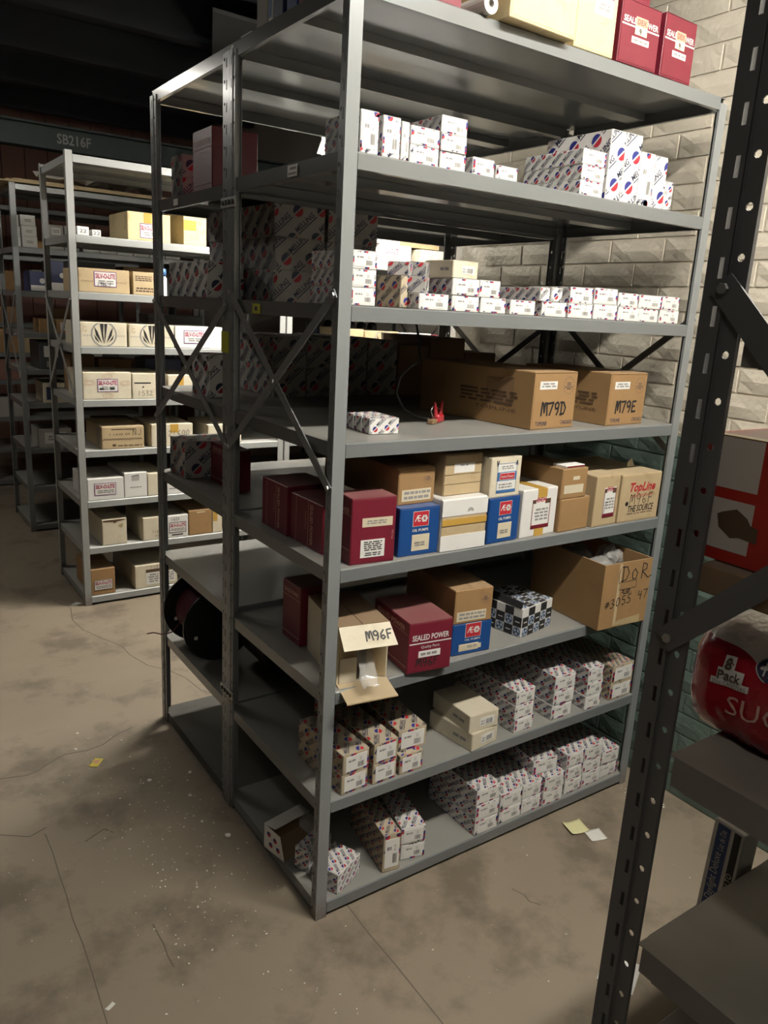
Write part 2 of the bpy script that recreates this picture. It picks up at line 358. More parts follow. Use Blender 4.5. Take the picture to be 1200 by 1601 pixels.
    def barcode(s, f, u0, v0, u1, v1, m='p_black', lv=2, seed=1, n=14):
        rr = random.Random(seed); W = (u1-u0)/n
        for i in range(n): s.rect(f, u0+i*W, v0, u0+i*W+W*rr.uniform(0.3, 0.75), v1, m, lv)
    def discs(s, f, sc, ang=42, seed=0, cols=('p_blue', 'p_red', 'p_navy'), lv=1, bold=0.02):
        """repeating diagonal trade print: a split disc, the name and an underline"""
        W, H = s.fr(f)[4:]; vs, tr, L = text2d('MELLING', bold)
        c, sn = math.cos(math.radians(ang)), math.sin(math.radians(ang)); rr = random.Random(seed); ou, ov = rr.uniform(0, sc), rr.uniform(0, sc)
        per = sc*1.62; row = sc*0.60; R = W+H
        def put(poly, m):
            q = [(a*c-b*sn+ou, a*sn+b*c+ov) for a, b in poly]
            q = clip(q, 0.001, 0.001, W-0.001, H-0.001)
            if len(q) > 2: s.pl(f, q, m, lv)
        nr = int(R/row)+2; nc = int(R/per)+2
        for i in range(-nr, nr):
            for j in range(-nc, nc):
                a0 = j*per + (per*0.5 if i % 2 else 0); b0 = i*row
                mx, my = a0*c-b0*sn+ou, a0*sn+b0*c+ov
                if mx < -1.6*sc or my < -1.6*sc or mx > W+1.6*sc or my > H+1.6*sc: continue
                r = sc*0.21
                for h0, m in ((8, cols[0]), (188, cols[1])):
                    pts = [(a0+r*math.cos(math.radians(h0+164*k/7)), b0+r*math.sin(math.radians(h0+164*k/7))) for k in range(8)]
                    put(pts, m)
                tx = a0+sc*0.30; put([(tx, b0-sc*0.05), (tx+sc*1.0, b0-sc*0.05), (tx+sc*1.0, b0-sc*0.012), (tx, b0-sc*0.012)], cols[2])
                for t in tr: put([(tx+vs[k][0]/L*sc*0.95, b0+sc*0.03+vs[k][1]*sc*0.20) for k in t], cols[2])

SHELL = {}
def finish(p, name, label, cat, x, y, z, rot, group=None, key=None):
    """x, y: the front-left bottom corner; rot in degrees about it"""
    a = math.radians(rot); c, s = math.cos(a), math.sin(a)
    cx = x + c*p.w/2 - s*p.d/2; cy = y + s*p.w/2 + c*p.d/2
    if key is not None and key in SHELL: me, kids = SHELL[key]
    else:
        me = p.body.data(name); kids = [(n, m.data(n)) for n, m in p.kids]
        if key is not None: SHELL[key] = (me, kids)
    o = obj(name, me, None, (cx, cy, z), a)
    for n, k in kids: obj(n, k, o)
    return tag(o, label, cat, group)

def shell(p, m, flap=True, seam=None, c=0.0014):
    w, d, h = p.w/2, p.d/2, p.h
    p.body.cbox(-w, -d, 0, w, d, h, m, c)
    if flap:      # end flaps of the carton, a paper thickness proud
        for f in ('front', 'back'): p.slab(f, 0.025, 0.03, 0.975, 0.97, m, 0.0007)
    if seam == 'top':   # two top flaps that meet along the middle, with tape
        p.slab('top', 0.01, 0.01, 0.495, 0.99, m, 0.0009); p.slab('top', 0.505, 0.01, 0.99, 0.99, m, 0.0009)
    if seam == 'topx':
        p.slab('top', 0.01, 0.01, 0.99, 0.495, m, 0.0009); p.slab('top', 0.01, 0.505, 0.99, 0.99, m, 0.0009)
    if seam == 'lid':
        p.slab('top', 0.01, 0.0, 0.99, 0.96, m, 0.0007)
    p.lift = 0.0009

# ================================================================= STRUCTURE
m = MB(); m.box(-5, -4, -0.1, 2.5, 7.0, 0, 'floor_paint'); floor = struct(m.build('floor'), 'worn brown painted concrete floor with cracks and debris')
def crack(pts, w):
    m = MB()
    for i in range(len(pts)-1):
        a = Vector((*pts[i], 0)); b = Vector((*pts[i+1], 0)); d = (b-a).normalized(); n = Vector((-d.y, d.x, 0))*w/2
        z = Vector((0, 0, 0.0006)); m.poly([a-n+z, b-n+z, b+n+z, a+n+z], 'crack')
    m.build('crack', floor)
def wob(a, b, n, amp, seed):
    r = random.Random(seed); return [(a[0]+(b[0]-a[0])*i/n+r.uniform(-amp, amp), a[1]+(b[1]-a[1])*i/n+r.uniform(-amp, amp)) for i in range(n+1)]
crack(wob((-.508, .69), (-.54, -.6), 14, .003, 1), .0026)
crack(wob((.098, .02), (.094, -1.2), 10, .002, 2), .003)
crack(wob((-.353, .20), (-.353, .05), 4, .003, 3), .003)
crack([(-1.1, 1.0), (-.85, 1.06), (-.7, 1.02), (-.576, 1.041), (-.5, 1.02), (-.463, 1.03), (-.42, 1.06), (-.371, 1.086), (-.30, 1.075), (-.244, 1.084), (-.18, 1.13), (-.12, 1.15)], .0045)
crack([(-.10, 2.55), (-.046, 2.416), (-.075, 2.25), (-.059, 2.11), (-.01, 1.98), (.045, 1.857), (.05, 1.75), (.085, 1.617), (.15, 1.52), (.185, 1.429), (.202, 1.294), (.26, 1.2)], .004)
crack([(.522, -.176), (.535, -.21), (.53, -.235), (.548, -.261)], .003)
crack([(-.62, .75), (-.55, .70), (-.50, .72)], .004); crack([(-.42, .60), (-.36, .63), (-.34, .60)], .004)

# right-hand brick wall, cream above, green dado below
WX = 1.30; DADO = 1.177; CH = 0.0747; BL = 0.212
m = MB(); m.box(WX+.005, -4.0, 0, WX+.25, 1.2, DADO, 'green_brick'); m.box(WX+.005, -4.0, DADO, WX+.25, 1.2, 3.3, 'cream_brick')
wall_right = struct(m.build('wall_right'), 'painted brick wall, cream above and green below')
BV = {}
def brick_mesh(k, mt):
    if (k, mt) in BV: return BV[(k, mt)]
    r = random.Random(k*31+5); m = MB(); nx, nz = 5, 3; V = []; Fc = []
    L, H = BL-.009, CH-.008
    for i in range(nx):
        for j in range(nz):
            ed = i in (0, nx-1) or j in (0, nz-1)
            V.append((-(0.0025 if ed else 0.0048+r.uniform(-.001, .002)), (i/(nx-1)-.5)*L+ (0 if ed else r.uniform(-.008, .008)), j/(nz-1)*H))
    for i in range(nx-1):
        for j in range(nz-1):
            a = i*nz+j; Fc.append((a, a+1, a+nz+1, a+nz))
    rim = [i*nz for i in range(nx)] + [(nx-1)*nz+j for j in range(1, nz)] + [i*nz+nz-1 for i in range(nx-2, -1, -1)] + [j for j in range(nz-2, 0, -1)]
    k0 = len(V); V += [(0.004, V[q][1]*1.01, V[q][2]) for q in rim]
    for q in range(len(rim)): a, b = rim[q], rim[(q+1) % len(rim)]; Fc.append((a, b, k0+(q+1) % len(rim), k0+q))
    m.mesh(V, Fc, mt); BV[(k, mt)] = (m.data('brick', smooth=False), V, Fc); return BV[(k, mt)]
rest = {'cream_brick': MB(), 'green_brick': MB()}
rb = random.Random(3); row = 0; z = 0.004
while z < 3.25:
    y = -1.6 + (0.0 if row % 2 else BL/2)
    while y < 1.19:
        yc = y; mt = 'green_brick' if z + CH/2 < DADO else 'cream_brick'; k = rb.randrange(6)
        if y+BL/2 < 1.195:
            if -0.52 < yc < 0.50 and z < 2.75:
                o = obj('brick', brick_mesh(k, mt)[0], wall_right, (WX+.005, yc, z)); 
            elif yc > -1.2:
                _, V, Fc = brick_mesh(k, mt); rest[mt].mesh([(p[0]+WX+.005, p[1]+yc, p[2]+z) for p in V], Fc, mt)
        y += BL
    row += 1; z += CH
for k, b in rest.items():
    o = b.build('brickwork', wall_right); o['kind'] = 'stuff'
m = MB(); m.box(1.55, 1.0, 0, 2.60, 1.2, 3.3, 'white_wall'); struct(m.build('wall_return'))
m = MB(); m.box(2.42, 1.2, 0, 2.60, 7.0, 3.3, 'white_wall'); m.box(2.40, 3.62, 0, 2.42, 3.68, 3.3, 'white_wall'); struct(m.build('wall_alcove'))
m = MB(); m.box(-5, 6.9, 0, 2.6, 7.0, 3.3, 'pink_dark'); wb = struct(m.build('wall_back'), 'far wall clad in reddish upright boards')
m = MB(); m.box(0, 0, 0, .19, .02, 3.3, 'pink_wall'); pk = m.data('plank')
for i in range(24): obj('plank', pk, wb, (-2.3+i*.2, 6.88, 0))
m = MB(); m.box(-5, -4, 3.3, 2.6, 7.0, 3.42, 'ceiling_dark'); ceil = struct(m.build('ceiling'), 'dark unlit ceiling with joists')
for i in range(9):
    m = MB(); m.box(-5, -.045, 3.06, 1.29 if i < 3 else 2.4, .045, 3.3, 'ceiling_dark'); m.build('joist', ceil, (0, -1.0+i*.95, 0))
# painted steel girder crossing the room
p = Pr(7.0, .012, .155); p.body.box(-3.5, -.006, .012, 3.5, .006, .143, 'beam_green'); p.body.box(-3.5, -.06, 0, 3.5, .06, .012, 'beam_green'); p.body.box(-3.5, -.06, .143, 3.5, .06, .155, 'beam_green')
p.part('lettering').text('front', 'SB216F', 0.5, .52, .22, .065, 'p_grey', 2, bold=.02)
g = finish(p, 'steel_girder', 'dark green steel girder with stencilled lettering SB216F high behind racks', 'girder', -2.93, 4.5, 2.44, 0)
m = MB(); m.mesh([(0,0,0),(1.1,.1,.02),(1.3,.8,.0),(.4,1.0,-.05),(0,0,.02),(1.1,.1,.04),(1.3,.8,.02),(.4,1.0,-.03)], [(0,3,2,1),(4,5,6,7),(0,1,5,4),(1,2,6,5),(2,3,7,6),(3,0,4,7)], 'pale_panel')
tag(m.build('ceiling_sheet', None, (.95, 3.0, 3.02)), 'loose grey sheet fixed under the dark ceiling', 'sheet')

# ---------------------------------------------------------------- hanging fluorescent lamps and added fill lamps
def lamp(label, x, y, z, L, rz, power, added_hood=0.0):
    e = empty('fluorescent_lamp', (x, y, z), rz); tag(e, label, 'lamp', 'strip lamps hung in the aisles')
    m = MB(); h = L/2
    m.mesh([(-h,-.09,.0),(h,-.09,.0),(h,-.05,.05),(-h,-.05,.05),(-h,.09,.0),(h,.09,.0),(h,.05,.05),(-h,.05,.05),(-h,-.05,.06),(h,-.05,.06),(h,.05,.06),(-h,.05,.06)],
           [(0,1,2,3),(4,7,6,5),(3,2,6,7),(8,9,10,11),(3,8,11,7),(2,6,10,9)], 'fixture_white'); m.build('reflector', e)
    if added_hood:  # skirts added to keep the lamp's light off the rear rack and wall
        for k in (-1, 1):
            q = MB(); q.box(-h, k*.092-.002, -added_hood, h, k*.092+.002, .002, 'fixture_white'); q.build('added_hood', e)
    for k in (-1, 1):
        m = MB(); m.tube([(-h+.02, k*.035, .005), (h-.02, k*.035, .005)], .016, 'tube_glow', 10); t = m.build('tube', e)
        m = MB(); m.box(-h, k*.035-.012, -.012, -h+.02, k*.035+.012, .05, 'fixture_white'); m.build('lamp_holder', e)
        m = MB(); m.box(h-.02, k*.035-.012, -.012, h, k*.035+.012, .05, 'fixture_white'); m.build('lamp_holder', e)
    for k in (-.7, .7):
        m = MB(); m.tube([(k*h, 0, .06), (k*h, 0, 3.3-z)], .003, 'zinc', 6); m.build('hanger', e)
    mt = MATS['tube_glow'].copy(); MATS['tube_glow_%d' % len(MATS)] = mt
    mt.node_tree.nodes['Principled BSDF'].inputs['Emission Strength'].default_value = power
    for c in e.children:
        if c.name.startswith('tube'): c.data.materials[0] = mt
lamp('fluorescent lamp hung above the near aisle beside the tan wall', .55, -1.25, 2.87, 1.2, 0, LAMP_POWER['aisle'])
lamp('fluorescent lamp hung in the aisle behind the double rack', 1.49, 1.62, 2.155, 1.2, 0, LAMP_POWER['spot'])
lamp('added unseen fill lamp hung higher in the aisle behind the double rack', 1.22, 1.84, 2.52, 1.2, 0, LAMP_POWER['second'], .07)  # added out of sight above the shelves to light the second rack evenly
lamp('fluorescent lamp hung in the third aisle far behind', -1.0, 3.40, 2.75, 1.2, 0, LAMP_POWER['third'])
lamp('added unseen fill lamp above the corridor at the rack ends, nearest the viewer', -1.25, -2.1, 2.75, 1.2, math.pi/2, LAMP_POWER['corridor'])  # unseen lamp added behind the camera to brighten near rack and left floor

# ================================================================= RACKS
PITCH = .0508
_post = {}
def post_mesh(H, dx, dy, mt, fw=.031, aw=.020, bw=.016, full=True):
    """slotted angle post: corner at the origin, face flange along x, side flange along y"""
    key = (H, dx, dy, mt, fw, aw, bw, full)
    if key in _post: return _post[key]
    m = MB(); t = .002
    def bx(x0, y0, z0, x1, y1, z1): m.box(min(x0*dx, x1*dx), min(y0*dy, y1*dy), z0, max(x0*dx, x1*dx), max(y0*dy, y1*dy), z1, mt)
    bx(0, 0, 0, fw, t, H)                                    # face flange
    bx(fw-t, t, 0, fw, .007, H)                              # its inner return
    if full:
        a0 = aw*.55; a1 = aw*.75                             # slots in the first strip of the side flange
        bx(0, t, 0, t, a0, H); bx(0, a1, 0, t, aw, H)
        n = int(H/PITCH)
        for i in range(n+1):
            z0 = i*PITCH+.030 if i else 0; z1 = min(H, (i+1)*PITCH+.006)
            z0 = 0 if i == 0 else i*PITCH+.030-.004
            bx(0, a0, z0, t, a1, min(H, (i+1)*PITCH+.004))
        bx(0, aw-.001, 0, t+.002, aw+.001, H)                # rib
        # second strip with round holes
        q0 = aw+.001; q1 = aw+bw; c = (q0+q1)/2; r = .0044
        x0, x1 = .0022, .0042; V = []; Fc = []
        for i in range(n+1):
            zl, zh = i*PITCH, min(H, (i+1)*PITCH); zc = zl+PITCH/2
            if zh-zl < .02: bx(x0, q0, zl, x1, q1, zh); continue
            k0 = len(V)
            for x in (x0, x1):
                for j in range(8):
                    an = math.pi/8+j*math.pi/4; V.append((x*dx, (c+r*math.cos(an))*dy, zc+r*math.sin(an)))
                for yy, zz in ((q1, zh), (q0, zh), (q0, zl), (q1, zl)): V.append((x*dx, yy*dy, zz))
            for s in (0, 12):
                for j, k in ((0, 8), (2, 9), (4, 10), (6, 11)):
                    nx = 8+((k-8+1) % 4); j1 = (j+1) % 8; j2 = (j+2) % 8; b = k0+s
                    Fc += [(b+j, b+j1, b+k), (b+j1, b+j2, b+nx), (b+j1, b+nx, b+k)]
            for j in range(8): Fc.append((k0+j, k0+(j+1) % 8, k0+12+(j+1) % 8, k0+12+j))
            Fc.append((k0+8, k0+11, k0+23, k0+20))
        m.mesh(V, Fc, mt)
        bx(x0, q1, 0, x1+.004, q1+.0015, H)
    else:
        bx(0, t, 0, t, aw+bw, H)
    _post[key] = m.data('post'); return _post[key]
_shelf = {}
def shelf_mesh(W, D, mt, lip=.031, rib=True):
    key = (W, D, mt, lip)
    if key in _shelf: return _shelf[key]
    m = MB(); t = .0016; c = .003; e = .0325
    m.box(.0058, c, -t, W-.0058, D-c, 0, mt)
    for y, sg in ((0, 1), (D, -1)):
        ya, yb = y, y+sg*t
        m.box(e, min(ya, yb), -lip, W-e, max(ya, yb), -c, mt)
        pts = [(e, y, -c), (W-e, y, -c), (W-e, y+sg*c, 0), (e, y+sg*c, 0)]; m.poly(pts if sg > 0 else pts[::-1], mt)
        m.box(e, min(y, y+sg*.014), -lip-t, W-e, max(y, y+sg*.014), -lip, mt)
    for x, sg in ((0, 1), (W, -1)):
        xa = x+sg*.0060; m.box(min(xa, xa+sg*t), .01, -lip, max(xa, xa+sg*t), D-.01, -t, mt)
        m.box(min(xa, xa+sg*.012), .03, -lip-t, max(xa, xa+sg*.012), D-.03, -lip, mt)
    if rib: m.box(.03, D*.5-.03, -.022, W-.03, D*.5+.03, -t-.0005, mt)
    _shelf[key] = m.data('shelf'); return _shelf[key]
def bar(p0, p1, x, w, mt, t=.003):
    """flat brace in the plane x between (y, z) points"""
    a = Vector(p0); b = Vector(p1); d = (b-a).normalized(); n = Vector((-d.y, d.x))*w/2; a = a-d*.008; b = b+d*.008; m = MB()
    q = [a-n, b-n, b+n, a+n]; vs = [(x, u.x, u.y) for u in q]+[(x+t, u.x, u.y) for u in q]
    m.mesh(vs, [(0,1,2,3),(7,6,5,4),(0,4,5,1),(1,5,6,2),(2,6,7,3),(3,7,4,0)], mt); return m
def bolt(x, y, z, mt='zinc'):
    m = MB(); m.lathe([(0, -.004), (.006, -.004), (.0065, -.001), (.0065, 0)], mt, 6, 'x', (x, y, z)); return m
def rack(label, x0, y0, W, D, zs, H, mt='enamel', full=True, braces=(), fw=.031, aw=.018, bw=.012, lip=.031, group='steel shelving racks', boards=(), smt=None, ends=(-1, 1), inset=0.0, grimy=()):
    e = empty('shelving_rack', (x0, y0, 0)); tag(e, label, 'rack', group)
    for (cx, dx) in ((0, 1), (W, -1)):
        for (cy, dy) in ((0, 1), (D, -1)):
            obj('post', post_mesh(H, dx, dy, mt, fw, aw, bw, full), e, (cx, cy, 0))
    for z in zs:
        if z in boards: continue
        sm = 'grimy_enamel' if z in grimy else smt or {'enamel': 'shelf_enamel', 'light_enamel': 'shelf_light'}[mt]
        obj('shelf', shelf_mesh(W, D-(inset if z > .6 else 0), sm, lip), e, (0, 0, z))
    for (z0, z1) in braces:
        for x, o in ((-.0036, -1), (W+.0006, 1)):
            if o not in ends: continue
            a, b = .012, D-.012
            for k, (p0, p1) in enumerate((((a, z0), (b, z1)), ((a, z1), (b, z0)))):
                br = bar(p0, p1, x+(o*.003*k), .021, mt).build('brace', e)
                for q in (p0, p1): bolt(x+(o*.003*k), q[0], q[1]).build('bolt', br) if x < 0 else None
            if x < 0: bolt(x-.003, D/2, (z0+z1)/2).build('bolt', e)
    return e
ZS = [.045, .3416, .6403, .9488, 1.2401, 1.5324, 1.8289, 2.1368]
W1 = 1.219; D1 = .5626; D2 = .608; YB = .5626
rack_main = rack('tall grey steel shelving rack in the centre, filled with parts boxes', 0, 0, W1, D1, ZS, 2.122, braces=((1.14, 1.55),), aw=.016, bw=.011)
rack_rear = rack('grey steel rack standing back to back behind the central one', 0, YB+.001, W1, D2, [.04, .345, .655, .953, 1.2401, 1.5324, 1.820, 2.1368], 2.122, braces=((1.14, 1.515),), aw=.026, bw=.018, grimy=(.04,))
for z in (1.772, .39):
    m = MB(); m.box(-.004, -.045, -.012, -.0005, .045, .012, 'zinc')
    o = m.build('post_clip', rack_rear, (0, 0, z))
    for k in (-.03, -.01, .01, .03): bolt(-.004, k, 0, 'p_black').build('bolt', o)
m = MB(); m.cbox(-.0015, -.002, -.026, .0, .046, .03, 'tape_yellow', .0003); m.build('yellow_tape', rack_rear, (-.0003, 0, 1.418))
m = MB(); m.box(-.0012, -.022, -.012, 0, .022, .012, 'tape_yellow'); m.box(-.0016, -.006, -.005, -.0012, .008, .005, 'p_navy'); m.build('shelf_tag', rack_main, (.0040, .401, 1.513))
m = MB(); m.box(-.0012, -.022, -.012, 0, .022, .012, 'label_white'); m.box(-.0016, -.018, -.008, -.0012, .018, -.004, 'p_grey'); m.box(-.0016, -.018, .002, -.0012, .010, .007, 'p_grey'); m.build('shelf_tag', rack_main, (.0040, .225, 1.813))
m = MB(); m.box(-.0012, -.018, -.009, 0, .018, .009, 'label_white'); m.build('shelf_tag', rack_rear, (.0040, .40, 1.803))

Z2 = [.045, .303, .541, .793, 1.038, 1.287, 1.533, 1.781, 2.115]
rack('light grey rack across the second aisle, its left end toward the corridor', .024, 2.40, 1.09, .55, Z2, 2.13, 'light_enamel', braces=((1.05, 1.5),), full=False, ends=(-1,))
rack('light grey rack across the second aisle, its right end against the wall', 1.124, 2.40, 1.09, .55, Z2, 2.13, 'light_enamel', braces=((1.05, 1.5),), full=True, ends=(1,))
Z3 = [.045, .30, .55, .84, 1.05, 1.275, 1.52, 1.777, 2.13]
rack('grey rack in the third row with cardboard sheets lying on top', .035, 3.84, 1.15, .55, Z3, 2.135, 'enamel', braces=((1.0, 1.5),), full=False, ends=(-1,))
rack('grey rack in the third row standing beside the alcove wall', 1.196, 3.84, 1.15, .55, Z3, 2.135, 'enamel', full=False)
rack('grey rack in the fourth row, mostly hidden far at the back', .02, 5.25, 1.2, .5, Z3, 2.135, 'enamel', full=False)

# near rack on the right: dark, seen end on
NX, NY, ND = -.06, -.88, .46
ZN = [.10, .45, .727, 1.012, 1.262, 1.528]
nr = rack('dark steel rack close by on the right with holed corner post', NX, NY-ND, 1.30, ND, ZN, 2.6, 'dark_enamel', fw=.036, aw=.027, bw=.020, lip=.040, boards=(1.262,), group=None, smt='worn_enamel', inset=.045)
for (p0, p1) in (((ND-.028, 1.163), (.03, 1.565)), ((ND-.028, 1.568), (.03, 1.16))):
    br = bar(p0, p1, -.004 if p0[1] > 1.3 else -.0075, .030, 'dark_enamel').build('brace', nr)
    bolt(-.006, p0[0], p0[1]).build('bolt', br)
m = MB(); m.cbox(0.008, .004, -.034, 1.29, ND-.045, 0, 'wood', .002); m.build('board', nr, (0, 0, 1.262))

# ================================================================= BOXES
NTH = {1: 'lowest shelf', 2: 'second shelf up', 3: 'third shelf up', 4: 'fourth shelf up', 5: 'fifth shelf up', 6: 'sixth shelf up', 7: 'seventh shelf up', 8: 'top shelf'}
def end_label(p, seed, logo=True):
    rr = random.Random(seed); r = min(p.w, p.h)*.15; W, H = p.fr('front')[4:]
    for k in range(4):      # print of the wrap that shows round the label
        u, v = rr.choice(((rr.uniform(.05, .95), rr.choice((.05, .96))), (rr.choice((.03, .97)), rr.uniform(.1, .9))))
        for a0, m in ((40, 'p_blue'), (220, 'p_red')):
            pts = clip([(u*W+r*math.cos(math.radians(a0+180*i/8)), v*H+r*math.sin(math.radians(a0+180*i/8))) for i in range(9)], .001, .001, W-.001, H-.001)
            if len(pts) > 2: p.pl('front', pts, m, 1)
    for k in range(2):
        vs, tr, L = text2d('MELLING', .02); x0, y0 = rr.uniform(0, W*.8), rr.choice((.0, .82*H)); c, s_ = math.cos(.75), math.sin(.75); sc = min(W, H)*.9
        for t in tr:
            q = clip([(x0+(vs[i][0]/L*c-vs[i][1]*.2*s_)*sc, y0+(vs[i][0]/L*s_+vs[i][1]*.2*c)*sc-(.3*H if y0 else 0)) for i in t], .001, .001, W-.001, H-.001)
            if len(q) > 2: p.pl('front', q, 'p_navy', 1)
    p.part('label'); p.lift += .0003
    p.slab('front', .10, .12, .91, .88, 'label_white', .0004); p.lift += .0004
    p.barcode('front', .55, .22, .80, .48, 'p_grey', 1, seed)
    p.lines('front', .18, .56, .46, .72, 1, 'p_grey', 1, seed); p.text('front', '22', .66, .64, .10*p.w, .15*p.h, 'p_grey', 1)
    p.main()
def patterned(name, label, x, y, z, w, d, h, rot=0, card='white_card', sc=.036, lab=True, group='disc-printed boxes', seed=None, cols=('p_blue', 'p_red', 'p_navy'), faces=('left', 'top', 'front', 'right')):
    w, d, h = round(w, 3), round(d, 3), round(h, 4); var = random.randrange(3) if seed is None else seed
    key = (name, round(w/.004), round(d/.01), round(h/.002), card, sc, lab, var, cols)
    p = Pr(w, d, h)
    if key not in SHELL:
        shell(p, card, True, 'lid')
        for i, f in enumerate(faces):
            if not (lab and f == 'front'): p.discs(f, sc, 42 if f != 'top' else 55, var*7+i, cols)
        if lab: end_label(p, var+int(w*1000))
    else:
        b = SHELL[key][0]; 
    return finish(p, name, label, 'box', x, y, z, rot, group, key)
def stack(sh, desc, n, x, y, w, h, d, rot=0, card='white_card', z=None, **kw):
    z = ZS[sh-1] if z is None else z
    words = {1: ['single'], 2: ['lower', 'upper'], 3: ['lowest', 'middle', 'topmost']}[n]
    for i in range(n):
        j = random.uniform(-.0018, .0018)
        lab = ('%s of %d stacked %s, %s' % (words[i], n, desc, NTH[sh])) if n > 1 else ('%s, %s' % (desc, NTH[sh]))
        patterned('patterned_box', lab, x+j, y+random.uniform(0, .003), z+.0006+i*(h+.0006), w-.002, d, h, rot+random.uniform(-.6, .6), card, **kw)

# ---- lowest shelf
stack(1, 'disc-printed boxes fourth from right post', 2, .816, .004, .089, .049, .19)
stack(1, 'disc-printed boxes fifth from right post', 2, .728, .008, .086, .049, .19)
stack(1, 'disc-printed boxes sixth from right post', 2, .632, .006, .092, .050, .19)
stack(1, 'disc-printed boxes third from right post', 3, .920, .011, .080, .0475, .20)
stack(1, 'disc-printed boxes second from right post', 3, 1.005, .013, .088, .0465, .20, seed=1)
stack(1, 'disc-printed boxes nearest the right post', 2, 1.098, .014, .086, .048, .20)
stack(1, 'disc-printed boxes left of the long lower row', 3, .533, .003, .092, .0495, .22)
patterned('patterned_box', 'disc-printed box lying askew on top of the low row, lowest shelf', .790, .035, .1462, .094, .21, .049, -7, sc=.036)
patterned('patterned_box', 'tall aged disc-printed box standing on edge, lowest shelf', .213, .014, .0456, .052, .22, .116, -9, 'aged_card', .034)
for i, t in enumerate(('lower', 'upper')):
    patterned('patterned_box', t+' white disc-printed box beside the tall aged one, lowest shelf', .285-.003*i, .030-.002*i, .0456+i*.0525, .073, .17, .0515, -13)
patterned('crushed_box', 'crushed disc-printed box turned cornerwise behind the front left post', .068, .007, .0456, .104, .085, .060, 24, sc=.030, lab=False)
patterned('crushed_box', 'second crushed disc-printed box tucked behind the cornerwise one', .042, .112, .0456, .100, .05, .066, 24, sc=.030, lab=False)
def torn_box():
    p = Pr(.13, .09, .075); w, d, h = .065, .045, .075; t = .0015
    p.body.box(-w, -d, 0, w, d, t, 'brown_card'); p.body.box(-w, d-t, 0, w, d, h, 'brown_card'); p.body.box(w-t, -d, 0, w, d-t, h*.9, 'white_card')
    p.body.mesh([(-w,-d,0),(-w,d,0),(-w,d,h),(-w,-d+.02,h*.92),(-w+t,-d,0),(-w+t,d,0),(-w+t,d,h),(-w+t,-d+.02,h*.92)], [(0,3,2,1),(4,5,6,7),(0,1,5,4),(1,2,6,5),(2,3,7,6),(3,0,4,7)], 'white_card')
    p.body.mesh([(-w,d,h),(w,d,h),(w*.9,d-.05,h+.006),(-w*.95,d-.045,h+.002),(-w,d,h+t),(w,d,h+t),(w*.9,d-.05,h+.006+t),(-w*.95,d-.045,h+.002+t)], [(0,3,2,1),(4,5,6,7),(0,1,5,4),(1,2,6,5),(2,3,7,6),(3,0,4,7)], 'white_card')
    W, H = p.d, p.h
    for u, v in ((.25,.7),(.55,.6),(.35,.3),(.7,.3)):
        p.disc('left', u, v, .008, 'p_blue', 1, 14, 40, 220); p.disc('left', u, v, .008, 'p_red', 1, 14, 220, 400)
    p.lift = t
    return finish(p, 'torn_box', 'torn open white box showing brown inside, back left of lowest shelf', 'box', .004, .185, .0456, 12)
torn_box()

# ---- second shelf
stack(2, 'dusty tan boxes by the left post', 2, .066, .006, .082, .055, .21, 3, 'aged_card', sc=.05)
stack(2, 'dusty tan boxes second from left post', 2, .158, .006, .077, .057, .30, 1, 'aged_card', sc=.05)
patterned('patterned_box', 'lower dusty tan box third from left post, second shelf up', .244, .007, .3422, .075, .28, .055, 0, 'aged_card', .05)
patterned('patterned_box', 'upper wider dusty tan box third from left post, second shelf up', .250, .028, .3980, .088, .27, .060, -4, 'aged_card', .05)
def plain_white(label, x, y, z, w, d, h, rot):
    p = Pr(w, d, h); shell(p, 'cream_card', True, 'lid')
    p.lines('left', .55, .35, .9, .65, 1, 'p_grey', 1, 5)
    p.part('label'); p.slab('front', .35, .25, .85, .72, 'label_white', .0004); p.lift += .0004; p.barcode('front', .55, .32, .78, .6, 'p_grey', 1, 3); p.lines('front', .38, .3, .5, .6, 2, 'p_grey', 1, 4)
    finish(p, 'plain_box', label, 'box', x, y, z, rot, 'plain cream boxes')
plain_white('lower of two plain cream boxes, second shelf up', .486, -.002, .3422, .107, .17, .053, 7)
plain_white('upper of two plain cream boxes, slid askew, second shelf up', .480, .008, .3962, .106, .17, .052, -1)
stack(2, 'long boxes right of the plain cream pair', 3, .660, .010, .079, .044, .27, 2, sc=.034)
stack(2, 'disc-printed boxes third from right post', 3, .817, .010, .089, .0475, .22)
stack(2, 'disc-printed boxes second from right post', 3, .959, .004, .072, .0465, .22)
stack(2, 'yellowed disc-printed boxes by right post', 2, 1.078, .006, .106, .059, .22, 0, 'aged_card', sc=.030)

# ---- helpers for the bigger cartons
def sealed(label, x, y, z, w, d, h, rot=0, big=True, pen=None, sticker=True, side=True, label2=False, front='plain', group='maroon boxes'):
    p = Pr(w, d, h); shell(p, 'maroon', True, 'lid')
    if front == 'logo':
        p.text('front', 'SEALED POWER', .5, .70, w*.84, h*.115, 'p_white', 1, bold=.02); p.rect('front', .02, .575, .98, .60, 'p_white'); p.text('front', 'Quality Parts', .5, .50, w*.42, h*.07, 'p_white', 1)
    if side:
        p.rect('left', .02, .12, .98, .135, 'p_faintred'); p.text('left', 'SEALED POWER', .5, .86, d*.8, min(h*.10, d*.12), 'p_faintred', 1, bold=.02); p.rect('left', .02, .765, .98, .775, 'p_faintred')
    if pen: p.pen('front', pen, .20, .12, h*.17, 'p_black', 2, .003)
    if sticker:
        p.part('label'); p.slab('front', .24, .30, .74, .43, 'label_white', .0004); p.lift += .0004; p.lines('front', .28, .32, .70, .41, 1, 'p_grey', 1, 3)
    finish(p, 'maroon_box', label, 'box', x, y, z, rot, group); return p
